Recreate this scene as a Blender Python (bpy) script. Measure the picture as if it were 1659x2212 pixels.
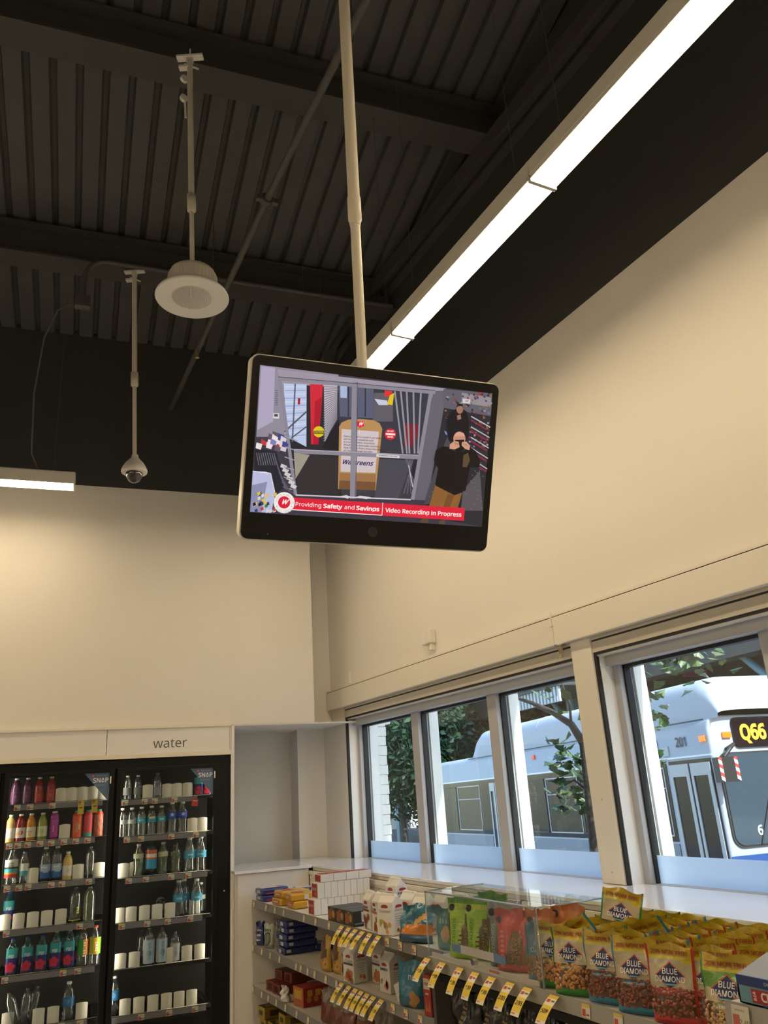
import bpy, bmesh, math, random
from mathutils import Vector, Matrix
random.seed(7)
for o in list(bpy.data.objects): bpy.data.objects.remove(o)
SC = bpy.context.scene
COL = SC.collection
R = math.radians
# ------------------------------------------------------------------ camera
YAW, PITCH, ROLL, WALLA = R(27.811), R(19.2526), R(-3.6172), R(-6.8615)
EYE = Vector((0, 0, 1.62))
fw = Vector((math.sin(YAW)*math.cos(PITCH), math.cos(YAW)*math.cos(PITCH), math.sin(PITCH)))
rt = Vector((math.cos(YAW), -math.sin(YAW), 0)); up = rt.cross(fw)
rt2 = rt*math.cos(ROLL)+up*math.sin(ROLL); up2 = up*math.cos(ROLL)-rt*math.sin(ROLL)
cam = bpy.data.objects.new('camera', bpy.data.cameras.new('camera')); COL.objects.link(cam)
cam.matrix_world = Matrix(((rt2.x, up2.x, -fw.x, EYE.x), (rt2.y, up2.y, -fw.y, EYE.y), (rt2.z, up2.z, -fw.z, EYE.z), (0, 0, 0, 1)))
cam.data.sensor_fit = 'VERTICAL'; cam.data.sensor_height = 36; cam.data.lens = 36*1728.7/2212
cam.data.clip_start = .05; cam.data.clip_end = 400
SC.camera = cam
# ------------------------------------------------------------------ light
w = bpy.data.worlds.new('world'); SC.world = w; w.use_nodes = True
nt = w.node_tree; bg = nt.nodes['Background']
sky = nt.nodes.new('ShaderNodeTexSky'); sky.sky_type = 'NISHITA'; sky.sun_disc = False
sky.sun_elevation = R(42); sky.sun_rotation = R(172); sky.air_density = 1.2
nt.links.new(sky.outputs[0], bg.inputs[0]); bg.inputs[1].default_value = .62
sun = bpy.data.objects.new('sun', bpy.data.lights.new('sun', 'SUN')); COL.objects.link(sun)
sun.data.energy = 8.0; sun.data.angle = R(.6); sun.data.color = (1, .95, .87)
sun.rotation_euler = Vector((.10, -.76, .64)).to_track_quat('Z', 'Y').to_euler()
LAMP_WARM = (1.0, .77, .47); LAMP_POWER = 24.0
vs = SC.view_settings
vs.view_transform = 'Standard'; vs.look = 'None'; vs.gamma = 1; vs.use_curve_mapping = False
vs.exposure = 0.0
# ------------------------------------------------------------------ materials
MATS = {}
def mat(name, col=(.8, .8, .8), rough=.5, metal=0, emit=0, ecol=None, bump=0, bscale=40, spec=.5, coat=0, vcol=False, var=0, alpha=1, trans=0):
    if name in MATS: return MATS[name]
    m = bpy.data.materials.new(name); m.use_nodes = True; MATS[name] = m
    nt = m.node_tree; b = nt.nodes['Principled BSDF']
    c4 = (*col, 1)
    b.inputs['Base Color'].default_value = c4
    b.inputs['Roughness'].default_value = rough; b.inputs['Metallic'].default_value = metal
    b.inputs['Specular IOR Level'].default_value = spec
    b.inputs['Coat Weight'].default_value = coat; b.inputs['Coat Roughness'].default_value = .08
    b.inputs['Transmission Weight'].default_value = trans
    if vcol:
        a = nt.nodes.new('ShaderNodeAttribute'); a.attribute_name = 'Col'
        nt.links.new(a.outputs['Color'], b.inputs['Base Color'])
        if emit:
            nt.links.new(a.outputs['Color'], b.inputs['Emission Color'])
    if emit:
        if not vcol: b.inputs['Emission Color'].default_value = (*(ecol or col), 1)
        b.inputs['Emission Strength'].default_value = emit
    if var or bump:
        tc = nt.nodes.new('ShaderNodeTexCoord')
        n = nt.nodes.new('ShaderNodeTexNoise'); n.inputs['Scale'].default_value = bscale; n.inputs['Detail'].default_value = 4
        nt.links.new(tc.outputs['Object'], n.inputs['Vector'])
        if var:
            r = nt.nodes.new('ShaderNodeMapRange'); r.inputs[3].default_value = 1-var; r.inputs[4].default_value = 1+var
            nt.links.new(n.outputs[0], r.inputs[0])
            mx = nt.nodes.new('ShaderNodeVectorMath'); mx.operation = 'SCALE'
            if vcol: nt.links.new(a.outputs['Color'], mx.inputs[0])
            else: mx.inputs[0].default_value = col
            nt.links.new(r.outputs[0], mx.inputs['Scale']); nt.links.new(mx.outputs[0], b.inputs['Base Color'])
        if bump:
            bp = nt.nodes.new('ShaderNodeBump'); bp.inputs['Strength'].default_value = bump; bp.inputs['Distance'].default_value = .01
            nt.links.new(n.outputs[0], bp.inputs['Height']); nt.links.new(bp.outputs[0], b.inputs['Normal'])
    return m
def glassmat(name, tint=(1, 1, 1), base=.04, edge=.6, rough=.02, haze=0, hcol=(1, 1, 1), tl_mix=.5, vcol=False):
    """thin clear sheet: see-through, with mirror reflection growing towards grazing angles and optional milky haze"""
    if name in MATS: return MATS[name]
    m = bpy.data.materials.new(name); m.use_nodes = True; MATS[name] = m
    nt = m.node_tree; nt.nodes.remove(nt.nodes['Principled BSDF']); out = nt.nodes['Material Output']
    tr = nt.nodes.new('ShaderNodeBsdfTransparent'); tr.inputs[0].default_value = (*tint, 1)
    gl = nt.nodes.new('ShaderNodeBsdfGlossy'); gl.inputs['Roughness'].default_value = rough
    lw = nt.nodes.new('ShaderNodeLayerWeight'); lw.inputs[0].default_value = .35
    mr = nt.nodes.new('ShaderNodeMapRange'); mr.inputs[3].default_value = base; mr.inputs[4].default_value = edge
    nt.links.new(lw.outputs['Facing'], mr.inputs[0])
    pw = nt.nodes.new('ShaderNodeMixShader'); nt.links.new(mr.outputs[0], pw.inputs[0])
    src = tr
    if haze:
        df = nt.nodes.new('ShaderNodeBsdfDiffuse'); df.inputs[0].default_value = (*hcol, 1)
        tl = nt.nodes.new('ShaderNodeBsdfTranslucent'); tl.inputs[0].default_value = (*hcol, 1)
        if vcol:
            at = nt.nodes.new('ShaderNodeAttribute'); at.attribute_name = 'Col'
            nt.links.new(at.outputs['Color'], df.inputs[0]); nt.links.new(at.outputs['Color'], tl.inputs[0])
        ad = nt.nodes.new('ShaderNodeMixShader'); ad.inputs[0].default_value = tl_mix
        nt.links.new(df.outputs[0], ad.inputs[1]); nt.links.new(tl.outputs[0], ad.inputs[2])
        hz = nt.nodes.new('ShaderNodeMixShader'); hz.inputs[0].default_value = haze
        nt.links.new(tr.outputs[0], hz.inputs[1]); nt.links.new(ad.outputs[0], hz.inputs[2]); src = hz
    nt.links.new(src.outputs[0], pw.inputs[1]); nt.links.new(gl.outputs[0], pw.inputs[2])
    nt.links.new(pw.outputs[0], out.inputs[0])
    return m
# ------------------------------------------------------------------ mesh helpers
def lin(*c):
    if len(c) == 1: c = c[0]
    return tuple(((v/255)/12.92 if v/255 <= .04045 else ((v/255+.055)/1.055)**2.4) for v in c)
FONT_ = None
try:
    import os
    FONT_ = bpy.data.fonts.load(os.path.join(bpy.utils.system_resource('DATAFILES', path='fonts'), 'NotoSansMath-Regular.woff2'))   # a face bundled with Blender
except Exception: FONT_ = None
_T = {}
def text2d(s, size=1.0, bold=0, shear=0, spacing=1, ax='CENTER'):
    k = (s, bold, shear, spacing, ax)
    if k not in _T:
        cu = bpy.data.curves.new('t', 'FONT'); cu.body = s; cu.size = 1
        if FONT_: cu.font = FONT_
        cu.offset = bold; cu.shear = shear
        cu.space_character = spacing; cu.align_x = ax; cu.align_y = 'CENTER'; cu.resolution_u = 2; cu.fill_mode = 'FRONT'
        o = bpy.data.objects.new('t', cu); COL.objects.link(o)
        me = o.to_mesh(); _T[k] = ([(v.co.x, v.co.y) for v in me.vertices], [tuple(p.vertices) for p in me.polygons])
        o.to_mesh_clear(); bpy.data.objects.remove(o); bpy.data.curves.remove(cu)
    vs_, fs_ = _T[k]
    if FONT_: size *= 1.22
    return [(x*size, y*size) for x, y in vs_], fs_
class MB:
    def __init__(s): s.v = []; s.f = []; s.c = []; s.m = []; s.sm = []; s.col = (1, 1, 1); s.mi = 0; s.smooth = False; s.sub = 0
    def add(s, vs, fs, col=None, smooth=None):
        o = len(s.v); s.v += [tuple(p) for p in vs]
        for i, f in enumerate(fs):
            s.f.append(tuple(o+k for k in f)); s.c.append(col if col is not None else s.col); s.m.append(s.mi)
            s.sm.append(s.smooth if smooth is None else smooth)
        return s
    def quad(s, a, b, c, d, col=None): return s.add([a, b, c, d], [(0, 1, 2, 3)], col)
    def box(s, x0, x1, y0, y1, z0, z1, col=None):
        v = [(x0, y0, z0), (x1, y0, z0), (x1, y1, z0), (x0, y1, z0), (x0, y0, z1), (x1, y0, z1), (x1, y1, z1), (x0, y1, z1)]
        return s.add(v, [(0, 3, 2, 1), (4, 5, 6, 7), (0, 1, 5, 4), (1, 2, 6, 5), (2, 3, 7, 6), (3, 0, 4, 7)], col, False)
    def cbox(s, x0, x1, y0, y1, z0, z1, cols):
        "cols: -z,+z,-y,+x,+y,-x"
        v = [(x0, y0, z0), (x1, y0, z0), (x1, y1, z0), (x0, y1, z0), (x0, y0, z1), (x1, y0, z1), (x1, y1, z1), (x0, y1, z1)]
        for f, c in zip([(0, 3, 2, 1), (4, 5, 6, 7), (0, 1, 5, 4), (1, 2, 6, 5), (2, 3, 7, 6), (3, 0, 4, 7)], cols): s.add([v[i] for i in f], [(0, 1, 2, 3)], c, False)
        return s
    def prism(s, poly, a0, a1, axis='z', col=None, smooth=False):
        "polygon in the plane across `axis`, extruded a0..a1; poly coords are (x,y) for z, (x,z) for y, (y,z) for x"
        n = len(poly)
        P = {'z': lambda p, a: (p[0], p[1], a), 'y': lambda p, a: (p[0], a, p[1]), 'x': lambda p, a: (a, p[0], p[1])}[axis]
        v = [P(p, a0) for p in poly]+[P(p, a1) for p in poly]
        s.add(v, [tuple(range(n))[::-1], tuple(range(n, 2*n))], col, False)
        o = len(s.v)-2*n
        for i in range(n):
            j = (i+1) % n
            s.f.append((o+i, o+j, o+n+j, o+n+i)); s.c.append(col if col is not None else s.col); s.m.append(s.mi); s.sm.append(smooth)
        return s
    def tube(s, path, r, n=10, caps=True, col=None):
        path = [Vector(p) for p in path]; rs = r if isinstance(r, (list, tuple)) else [r]*len(path)
        rings = []; ref = None
        for i, p in enumerate(path):
            d = (path[min(i+1, len(path)-1)]-path[max(i-1, 0)]).normalized()
            if ref is None: ref = Vector((0, 0, 1)) if abs(d.z) < .9 else Vector((1, 0, 0))
            a = (ref-d*ref.dot(d)).normalized(); b = d.cross(a); ref = a
            rings.append([p+(a*math.cos(2*math.pi*k/n)+b*math.sin(2*math.pi*k/n))*rs[i] for k in range(n)])
        v = [q for g in rings for q in g]; f = []
        for i in range(len(path)-1):
            for k in range(n): f.append((i*n+k, i*n+(k+1) % n, (i+1)*n+(k+1) % n, (i+1)*n+k))
        s.add(v, f, col, True)
        if caps:
            s.add(rings[0], [tuple(range(n))[::-1]], col, False); s.add(rings[-1], [tuple(range(n))], col, False)
        return s
    def lathe(s, prof, n=20, c=(0, 0, 0), col=None, sq=0, smooth=True):
        v = []; f = []
        for r, z in prof:
            for k in range(n):
                a = 2*math.pi*(k+.5)/n; x, y = math.cos(a), math.sin(a)
                if sq:
                    q = (abs(x)**sq+abs(y)**sq)**(-1/sq); x *= q; y *= q
                v.append((c[0]+r*x, c[1]+r*y, c[2]+z))
        for i in range(len(prof)-1):
            for k in range(n): f.append((i*n+k, i*n+(k+1) % n, (i+1)*n+(k+1) % n, (i+1)*n+k))
        s.add(v, f, col, smooth)
        for i, rev in ((0, True), (len(prof)-1, False)):
            if prof[i][0] > 1e-5:
                g = v[i*n:(i+1)*n]; s.add(g, [tuple(range(n))[::-1] if rev else tuple(range(n))], col, False)
        return s
    def grid(s, nu, nv, fn, cfn=None, smooth=True, closeu=False):
        v = [fn(i/nu, j/nv) for j in range(nv+1) for i in range(nu+1)]
        o = len(s.v); s.v += [tuple(p) for p in v]
        for j in range(nv):
            for i in range(nu):
                k = o+j*(nu+1)+i
                s.f.append((k, k+1, k+nu+2, k+nu+1)); s.c.append(cfn((i+.5)/nu, (j+.5)/nv) if cfn else s.col); s.m.append(s.mi); s.sm.append(smooth)
        return s
    def flat(s, fn, pts, col):
        if not s.sub: return s.add([fn(*p) for p in pts], [tuple(range(len(pts)))], col, False)
        c = (sum(p[0] for p in pts)/len(pts), sum(p[1] for p in pts)/len(pts)); n = s.sub     # convex piece laid on a curved face
        for i in range(len(pts)):
            a, b = pts[i], pts[(i+1) % len(pts)]
            at = lambda j, k: fn(c[0]+(a[0]-c[0])*j/n+(b[0]-c[0])*k/n, c[1]+(a[1]-c[1])*j/n+(b[1]-c[1])*k/n)
            vs_ = []; ix = {}
            for j in range(n+1):
                for k in range(n+1-j): ix[j, k] = len(vs_); vs_.append(at(j, k))
            fs_ = []
            for j in range(n):
                for k in range(n-j):
                    fs_.append((ix[j, k], ix[j+1, k], ix[j, k+1]))
                    if j+k < n-1: fs_.append((ix[j+1, k], ix[j+1, k+1], ix[j, k+1]))
            s.add(vs_, fs_, col, False)
        return s
    def rect(s, fn, x0, y0, x1, y1, col): return s.flat(fn, [(x0, y0), (x1, y0), (x1, y1), (x0, y1)], col)
    def disc(s, fn, x, y, r, col, n=18, ry=None): return s.flat(fn, [(x+r*math.cos(2*math.pi*k/n), y+(ry or r)*math.sin(2*math.pi*k/n)) for k in range(n)], col)
    def text(s, fn, t, x, y, size, col, rot=0, sx=1, **kw):
        if t[0] == '~':          # lettering too small to read in the photo: a run of tiny strokes
            c, d = math.cos(rot), math.sin(rot); n = len(t)
            for i in range(n):
                a0 = (i-n/2)*size*.62; h_ = size*(.30 if i % 3 else .38); q = [(a0, -h_), (a0+size*.4, -h_), (a0+size*.4, h_*.8), (a0, h_)]
                s.add([fn(x+c*a-d*b, y+d*a+c*b) for a, b in q], [(0, 1, 2, 3)], col, False)
            return s
        vs_, fs_ = text2d(t, size, **kw); c, d = math.cos(rot), math.sin(rot)
        return s.add([fn(x+c*a*sx-d*b, y+d*a*sx+c*b) for a, b in vs_], fs_, col, False)
    def mesh(s, name, mats, bevel=0, seg=2):
        me = bpy.data.meshes.new(name)
        me.from_pydata(s.v, [], s.f)
        for m in mats: me.materials.append(m)
        me.polygons.foreach_set('material_index', s.m); me.polygons.foreach_set('use_smooth', s.sm)
        if any(c != (1, 1, 1) for c in s.c):
            at = me.color_attributes.new('Col', 'FLOAT_COLOR', 'CORNER'); buf = []
            for f, c in zip(s.f, s.c): buf += [c[0], c[1], c[2], 1]*len(f)
            at.data.foreach_set('color', buf)
        if bevel:
            bm = bmesh.new(); bm.from_mesh(me); bmesh.ops.remove_doubles(bm, verts=bm.verts, dist=1e-6)
            bmesh.ops.bevel(bm, geom=[e for e in bm.edges if e.is_manifold and e.calc_face_angle(0) > .5], offset=bevel, segments=seg, affect='EDGES', profile=.6, clamp_overlap=True)
            for f in bm.faces: f.smooth = True if seg > 2 else f.smooth
            bm.to_mesh(me); bm.free()
        me.update(); return me
    def build(s, name, m, parent=None, loc=None, rot=None, bevel=0, seg=2):
        ms = m if isinstance(m, (list, tuple)) else [m]
        return link(name, s.mesh(name, ms, bevel, seg), parent, loc, rot)
def link(name, me, parent=None, loc=None, rot=None):
    o = bpy.data.objects.new(name, me); COL.objects.link(o)
    if parent: o.parent = parent
    if loc is not None: o.location = loc
    if rot is not None: o.rotation_euler = rot if isinstance(rot, (tuple, list)) else (0, 0, rot)
    return o
def tag(o, label, cat, group=None):
    o['label'] = label; o['category'] = cat
    if group: o['group'] = group
    return o
def thing(name, label, cat, loc=(0, 0, 0), rot=0, group=None): return tag(link(name, None, None, loc, rot), label, cat, group)
def struct(o): o['kind'] = 'structure'; return o
def dup(o, parent=None, loc=None, rot=None):
    c = o.copy(); COL.objects.link(c); c.parent = parent
    if loc is not None: c.location = loc
    if rot is not None: c.rotation_euler = rot if isinstance(rot, (tuple, list)) else (0, 0, rot)
    for ch in o.children: dup(ch, c)
    return c
ORD = ['first', 'second', 'third', 'fourth', 'fifth', 'sixth', 'seventh', 'eighth', 'ninth', 'tenth', 'eleventh', 'twelfth']
TV_ = Vector((math.cos(WALLA), math.sin(WALLA), 0)); NV = Vector((-math.sin(WALLA), math.cos(WALLA), 0))
def BW(s, d, z=0): p = TV_*s+NV*d; return Vector((p.x, p.y, z))      # point given along the cooler wall, out from the camera, height
V1 = mat('print_matte', vcol=True, rough=.45)
VG = mat('print_gloss', vcol=True, rough=.22, coat=.3, bump=.25, bscale=60)
VE = mat('screen_emission', vcol=True, rough=.2, emit=.74)
WHITE_WALL = mat('wall_paint', (.80, .78, .745), .6, bump=.04, bscale=90, var=.015)
BLACK_PAINT = mat('black_paint', (.044, .046, .047), .75, bump=.05, bscale=30, var=.1)
DECKM = mat('deck_paint', (.086, .089, .088), .65, var=.15, bscale=5)
STEEL_BLACK = mat('beam_paint', (.06, .059, .056), .6, var=.12, bscale=8)
WHITE_LAM = mat('white_laminate', (.82, .82, .82), .28, var=.01)
COUNTER = mat('white_counter', (.80, .82, .86), .10, var=.01, spec=.7)
CREAM = mat('cream_metal', (.78, .74, .66), .42)
ALU = mat('white_window_frame', (.44, .45, .48), .45)
RUB = mat('black_rubber', (.012, .012, .013), .5)
BLK = mat('black_frame', (.006, .006, .007), .4, spec=.25)
# ================================================================== STRUCTURE
WX = 2.87
fl = MB(); fl.box(-8, WX+.2, -6, 8.2, -.1, 0); struct(fl.build('floor', mat('vinyl_floor', (.42, .40, .37), .35, var=.1, bscale=3)))
# back wall above the coolers (projecting soffit), white below, black above
DK = lambda d: 5.74+.154*(5.3-d)
def wl(mb, s0, s1, d0, d1, z0, z1):
    P = [BW(s0, d0), BW(s1, d0), BW(s1, d1), BW(s0, d1)]
    mb.prism([(p.x, p.y) for p in P], z0, z1)
m = MB(); wl(m, -7.5, 1.79, 6.57, 7.0, 2.196, 4.145); wb = struct(m.build('wall_back', WHITE_WALL))
m = MB(); wl(m, -7.5, 1.79, 6.572, 7.0, 4.145, 6.0); m.build('upper_band', BLACK_PAINT, wb)
m = MB(); wl(m, 1.78, 2.6, 6.97, 7.6, 2.196, 4.145); wl(m, 1.785, 2.6, 7.16, 7.6, 0, 2.196); wl(m, -7.5, 2.2, 7.42, 7.6, 0, 2.196)
m.build('niche_wall', WHITE_WALL, wb)
m = MB(); wl(m, 1.78, 2.6, 6.972, 7.6, 4.145, 6.0); m.build('upper_band', BLACK_PAINT, wb)
m = MB(); wl(m, 1.13, 2.2, 6.575, 7.42, 2.186, 2.196); wl(m, -7.5, 1.13, 7.0, 7.42, 2.186, 2.196); m.build('soffit_underside', WHITE_WALL, wb)
# right wall with window openings
WIN = [(6.37, 3.37), (3.215, .17), (.015, -3.0)]
ZS, ZH = 1.10, 2.25
m = MB()
m.box(WX, WX+.24, -6, 8.2, 0, ZS); m.box(WX, WX+.24, -6, 8.2, ZH, 4.145)
m.box(WX, WX+.24, WIN[0][0], 8.2, ZS, ZH); m.box(WX+.0, WX+.24, WIN[1][0], WIN[0][1], ZS, ZH); m.box(WX, WX+.24, WIN[2][0], WIN[1][1], ZS, ZH); m.box(WX, WX+.24, -6, WIN[2][1], ZS, ZH)
wr = struct(m.build('wall_right', WHITE_WALL))
m = MB(); m.box(WX, WX+.24, -6, 8.2, 4.145, 8); m.build('upper_band', BLACK_PAINT, wr)
FAC = mat('dark_facade', (.05, .05, .052), .85, bump=.3, bscale=12, var=.15); m = MB(); fx0, fx1 = WX+.242, WX+.26  # unseen dark skin added to cut bounce and reflections on the bus
m.box(fx0, fx1, -6, 8.2, -.4, ZS-.05); m.box(fx0, fx1, -6, 8.2, ZH+.06, 6.5); m.box(fx0, fx1, WIN[0][0]+.1, 8.2, ZS-.05, ZH+.06); m.box(fx0, fx1, -6, WIN[2][1]-.1, ZS-.05, ZH+.06); m.build('facade_cladding', FAC, wr)
m = MB(); m.box(2.72, WX, -6, 6.63, 5.64, 5.67); m.box(2.80, WX, -6, 6.63, 5.60, 5.64); m.box(2.70, 2.72, -6, 6.63, 5.58, 5.70); m.build('deck_ledger', STEEL_BLACK, wr)
m = MB(); m.box(2.855, 2.872, 3.213, 3.372, 1.137, 2.318); m.build('pier_cover', mat('pier_panel', (.74, .71, .65), .4), wr, bevel=.003)
m = MB(); m.tube([(2.853, 3.29, 1.19), (2.851, 3.29, 1.19)], .004); m.tube([(2.853, 3.29, 1.52), (2.851, 3.29, 1.52)], .004); m.build('screw_cap', ALU, wr)
m = MB(); m.box(-8.1, -8, -6, 8.2, 0, 8); struct(m.build('wall_left', WHITE_WALL))
m = MB(); m.box(-8, WX+.2, -6.1, -6, 0, 8); struct(m.build('wall_front', WHITE_WALL))
# ceiling: ribbed steel roof deck sloping down to the back, on beams
m = MB(); pitch = .155; prof = []
k = -8.6
while k < 3.6:
    prof += [(k, .0), (k+.105, .0), (k+.117, .042), (k+.143, .042)]; k += pitch
for i in range(len(prof)-1):
    (s0, h0), (s1, h1) = prof[i], prof[i+1]
    q = [BW(s0, -7), BW(s1, -7), BW(s1, 7.5), BW(s0, 7.5)]
    zz = [DK(-7)+h0, DK(-7)+h1, DK(7.5)+h1, DK(7.5)+h0]
    m.quad(*[(p.x, p.y, z) for p, z in zip(q, zz)])
ce = struct(m.build('ceiling', DECKM))
m = MB(); q = [BW(-9, -7), BW(4, -7), BW(4, 7.6), BW(-9, 7.6)]
m.quad(*[(p.x, p.y, DK(d)+.08) for p, d in zip(q, (-7, -7, 7.6, 7.6))]); m.build('roof_board', BLACK_PAINT, ce)
def beam(d, zb):
    b = MB(); h = DK(d)-zb-.02
    for z0, z1, w in ((0, .018, .1), (.018, h-.018, .007), (h-.018, h, .1)):
        wl(b, -8.5, 2.46 if d > 3 else 2.6, d-w, d+w, zb+z0, zb+z1)
    b.build('beam', STEEL_BLACK, ce)
for d, zb in ((5.42, 5.43), (3.72, 5.69), (2.02, 5.95), (.32, 6.2), (-1.4, 6.45)): beam(d, zb)
# trim along the window wall: valance with its dark joint line, shade track below
m = MB(); m.box(2.822, WX, -4, 6.655, 2.318, 2.470); vl = struct(m.build('trim_1', mat('valance_panel', (.78, .755, .69), .3), bevel=.004))
m = MB(); m.box(2.826, WX, -4, 6.655, 2.470, 2.474); m.build('joint_line', RUB, vl)
m = MB(); m.box(2.824, WX, -4, 6.655, 2.474, 2.486); m.build('top_cap', CREAM, vl)
m = MB(); m.box(2.818, 2.824, 3.456, 3.464, 2.32, 2.50); m.box(2.812, 2.824, 3.45, 3.47, 2.42, 2.428); m.build('cover_strip', CREAM, vl)
m = MB(); m.box(2.862, 2.90, -4, 6.38, 2.235, 2.290); m.box(2.86, 2.90, -4, 6.38, 2.300, 2.318); tr = struct(m.build('trim_2', mat('shade_track', (.52, .49, .43), .45)))
m = MB(); m.box(2.868, 2.9, -4, 6.38, 2.222, 2.235); m.box(2.868, 2.9, -4, 6.38, 2.29, 2.30); m.build('shadow_gap', RUB, tr)
# windows
PANE = glassmat('window_glass', (.90, .95, .95), .03, .16, .0)
FROST = glassmat('frosted_film', (.85, .9, .95), .03, .3, .25, .85, (.80, .90, 1.0), .85)
FIN = mat('exterior_fin', (.85, .85, .84), .5)
def window(n, y1, y0, muls):
    m = MB(); X0, X1 = 2.96, 3.05
    m.box(X0-.04, X1, y0, y1, 2.165, 2.215); m.box(X0, X1, y0, y1, 1.10, 1.135); m.box(X0, X1, y1-.065, y1, 1.135, 2.165); m.box(X0, X1, y0, y0+.055, 1.135, 2.165)
    o = struct(m.build(f'window_{n}', ALU))
    m = MB(); m.box(2.875, 2.96, y0, y1, 2.215, 2.232); m.build('head_strip', WHITE_LAM, o)
    m = MB(); m.box(2.885, 2.96, y1-.022, y1-.001, 1.12, 2.222); m.build('jamb_liner', WHITE_LAM, o)
    m = MB(); m.box(2.866, 2.885, y1-.018, y1+.003, 1.137, 2.222); m.build('jamb_gasket', RUB, o)
    edges = [y1-.065]+[e for a, b in muls for e in (a, b)]+[y0+.055]
    for a, b in muls:
        m = MB(); m.box(X0, X1, b, a, 1.135, 2.165); m.build('mullion', ALU, o)
    for i in range(0, len(edges), 2):
        a, b = edges[i], edges[i+1]
        m = MB(); m.box(3.012, 3.018, b, a, 1.13, 2.17); m.build('glass_pane', PANE, o)
        m = MB(); m.box(3.0085, 3.0105, b+.012, a-.012, 1.135, 1.258); m.build('frosted_film', FROST, o)
        g = MB()
        for (p, q, r, s) in ((a-.012, a, 1.135, 2.165), (b, b+.012, 1.135, 2.165), (b, a, 2.148, 2.165)): g.box(2.99, 3.03, p, q, r, s)
        g.build('gasket', RUB, o)
        f = MB(); f.box(3.05, 3.125, a-.014, a+.05, 1.0, 2.3); f.build('exterior_fin', FIN, o)
    return o
window(1, 6.37, 3.37, [(5.39, 5.29), (4.37, 4.27)])
window(2, 3.215, .17, [(2.29, 2.19), (1.24, 1.14)])
window(3, .015, -3.0, [(-.95, -1.05), (-1.95, -2.05)])
# brick pier outside the far window jamb
m = MB()
for k in range(18):
    m.box(3.11, 3.2+(.006 if k % 2 else 0), 6.296, 6.7, .9+k*.078, .9+k*.078+.074)
m.box(3.11, 3.19, 6.31, 6.7, .5, 2.4); m.build('brick_return', mat('pale_brick', (.86, .85, .82), .8), wr)
# ------------------------------------------------------------------ roof plumbing and conduit
PAINT_PIPE = mat('painted_pipe', (.085, .083, .078), .5)
t_ = thing('sprinkler_pipe', 'dark painted pipe running diagonally below the ceiling beams', 'pipe')
m = MB(); m.tube([(1.255, .6, 4.9), (1.262, 3.6, 4.9), (1.335, 6.42, 4.9)], .021, 12); m.build('pipe_run', PAINT_PIPE, t_)
m = MB(); m.tube([(1.262, 3.585, 4.9), (1.262, 3.625, 4.9)], .036, 12); m.box(1.20, 1.33, 3.59, 3.62, 4.885, 4.915); m.build('coupling', PAINT_PIPE, t_)
for yy in (2.4, 4.9):
    m = MB(); m.tube([(1.262 if yy < 4 else 1.295, yy, 4.92), (1.262 if yy < 4 else 1.295, yy, 5.75)], .005, 6); m.build('hanger_rod', PAINT_PIPE, t_)
m = MB(); m.tube([(1.30, 5.35, 4.9), (1.30, 5.35, 4.84)], .012, 8); m.lathe([(.0, 0), (.018, .004), (.018, .008), (.005, .02)], 12, (1.30, 5.35, 4.815)); m.build('sprinkler_head', mat('brass', (.5, .42, .25), .35, metal=.8), t_)
t_ = thing('electrical_conduit', 'dark conduit bent down from a beam to a junction box', 'conduit')
cp = [BW(2.2, 5.25, 5.40), BW(.0, 5.25, 5.40)]
arc = [BW(-.02-.16*math.sin(a), 5.25, 5.40-.16*(1-math.cos(a))) for a in [i*math.pi/2/6 for i in range(7)]]
m = MB(); m.tube(cp+arc+[BW(-.18, 5.25, 5.08)], .017, 10); m.build('conduit_run', PAINT_PIPE, t_)
m = MB(); p = BW(-.18, 5.25, 5.03); m.box(-.05, .05, -.03, .03, -.045, .045); m.build('junction_box', PAINT_PIPE, t_, p, WALLA, bevel=.004)
m = MB(); m.tube([BW(-.235, 5.25, 5.02), BW(-.34, 5.3, 4.97), BW(-.42, 5.4, 4.80), BW(-.46, 5.5, 4.4), BW(-.46, 5.75, 4.05), BW(-.42, 5.93, 4.0)], .006, 6); m.build('whip_cable', PAINT_PIPE, t_)
# ================================================================== CEILING LAMPS
HOUS = mat('lamp_housing', (.84, .81, .74), .4)
LENS = mat('lamp_lens', (.9, .9, .88), .5, emit=LAMP_POWER, ecol=LAMP_WARM)
def lamp(loc, rot, label, L=1.215):
    o = thing('linear_lamp', label, 'ceiling light', loc, rot, 'suspended linear lamps')
    m = MB(); m.box(0, L, -.066, .066, .03, .10); m.box(0, L, -.066, -.0615, .012, .03); m.box(0, L, .0615, .066, .012, .03); m.box(0, L, -.05, .05, .10, .112); m.build('housing', HOUS, o, bevel=.004)
    m = MB(); m.prism([(-.060, .03), (-.058, .006), (-.05, 0), (.05, 0), (.058, .006), (.060, .03)], .006, L-.006, 'x'); m.build('lens', LENS, o)
    for x0, x1 in ((-.004, .006), (L-.006, L+.004)):
        m = MB(); m.box(x0, x1, -.066, .066, .0, .10); m.build('end_plate', HOUS, o)
    for x in (.15, L-.15):
        m = MB(); m.tube([(x, 0, .11), (x, 0, 1.65)], .0018, 5); m.build('suspension_cable', PAINT_PIPE, o)
    return o
wn = ['nearest the camera side overhead', 'at the top right corner of the picture', 'in the middle of the window row', 'passing behind the hanging monitor', 'hidden end of the window row by the monitor']
for i in range(9):
    y = 5.66-1.22*i
    lamp((1.878, y, 3.9), -math.pi/2, f'lit linear ceiling lamp in the window row, {ORD[i]} from the cooler wall')
for i in range(6):
    p = BW(-.16-1.22*(i+1), 5.93, 3.87)
    lamp(p, WALLA, f'lit linear ceiling lamp along the cooler wall, {ORD[i]} from the right')
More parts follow.
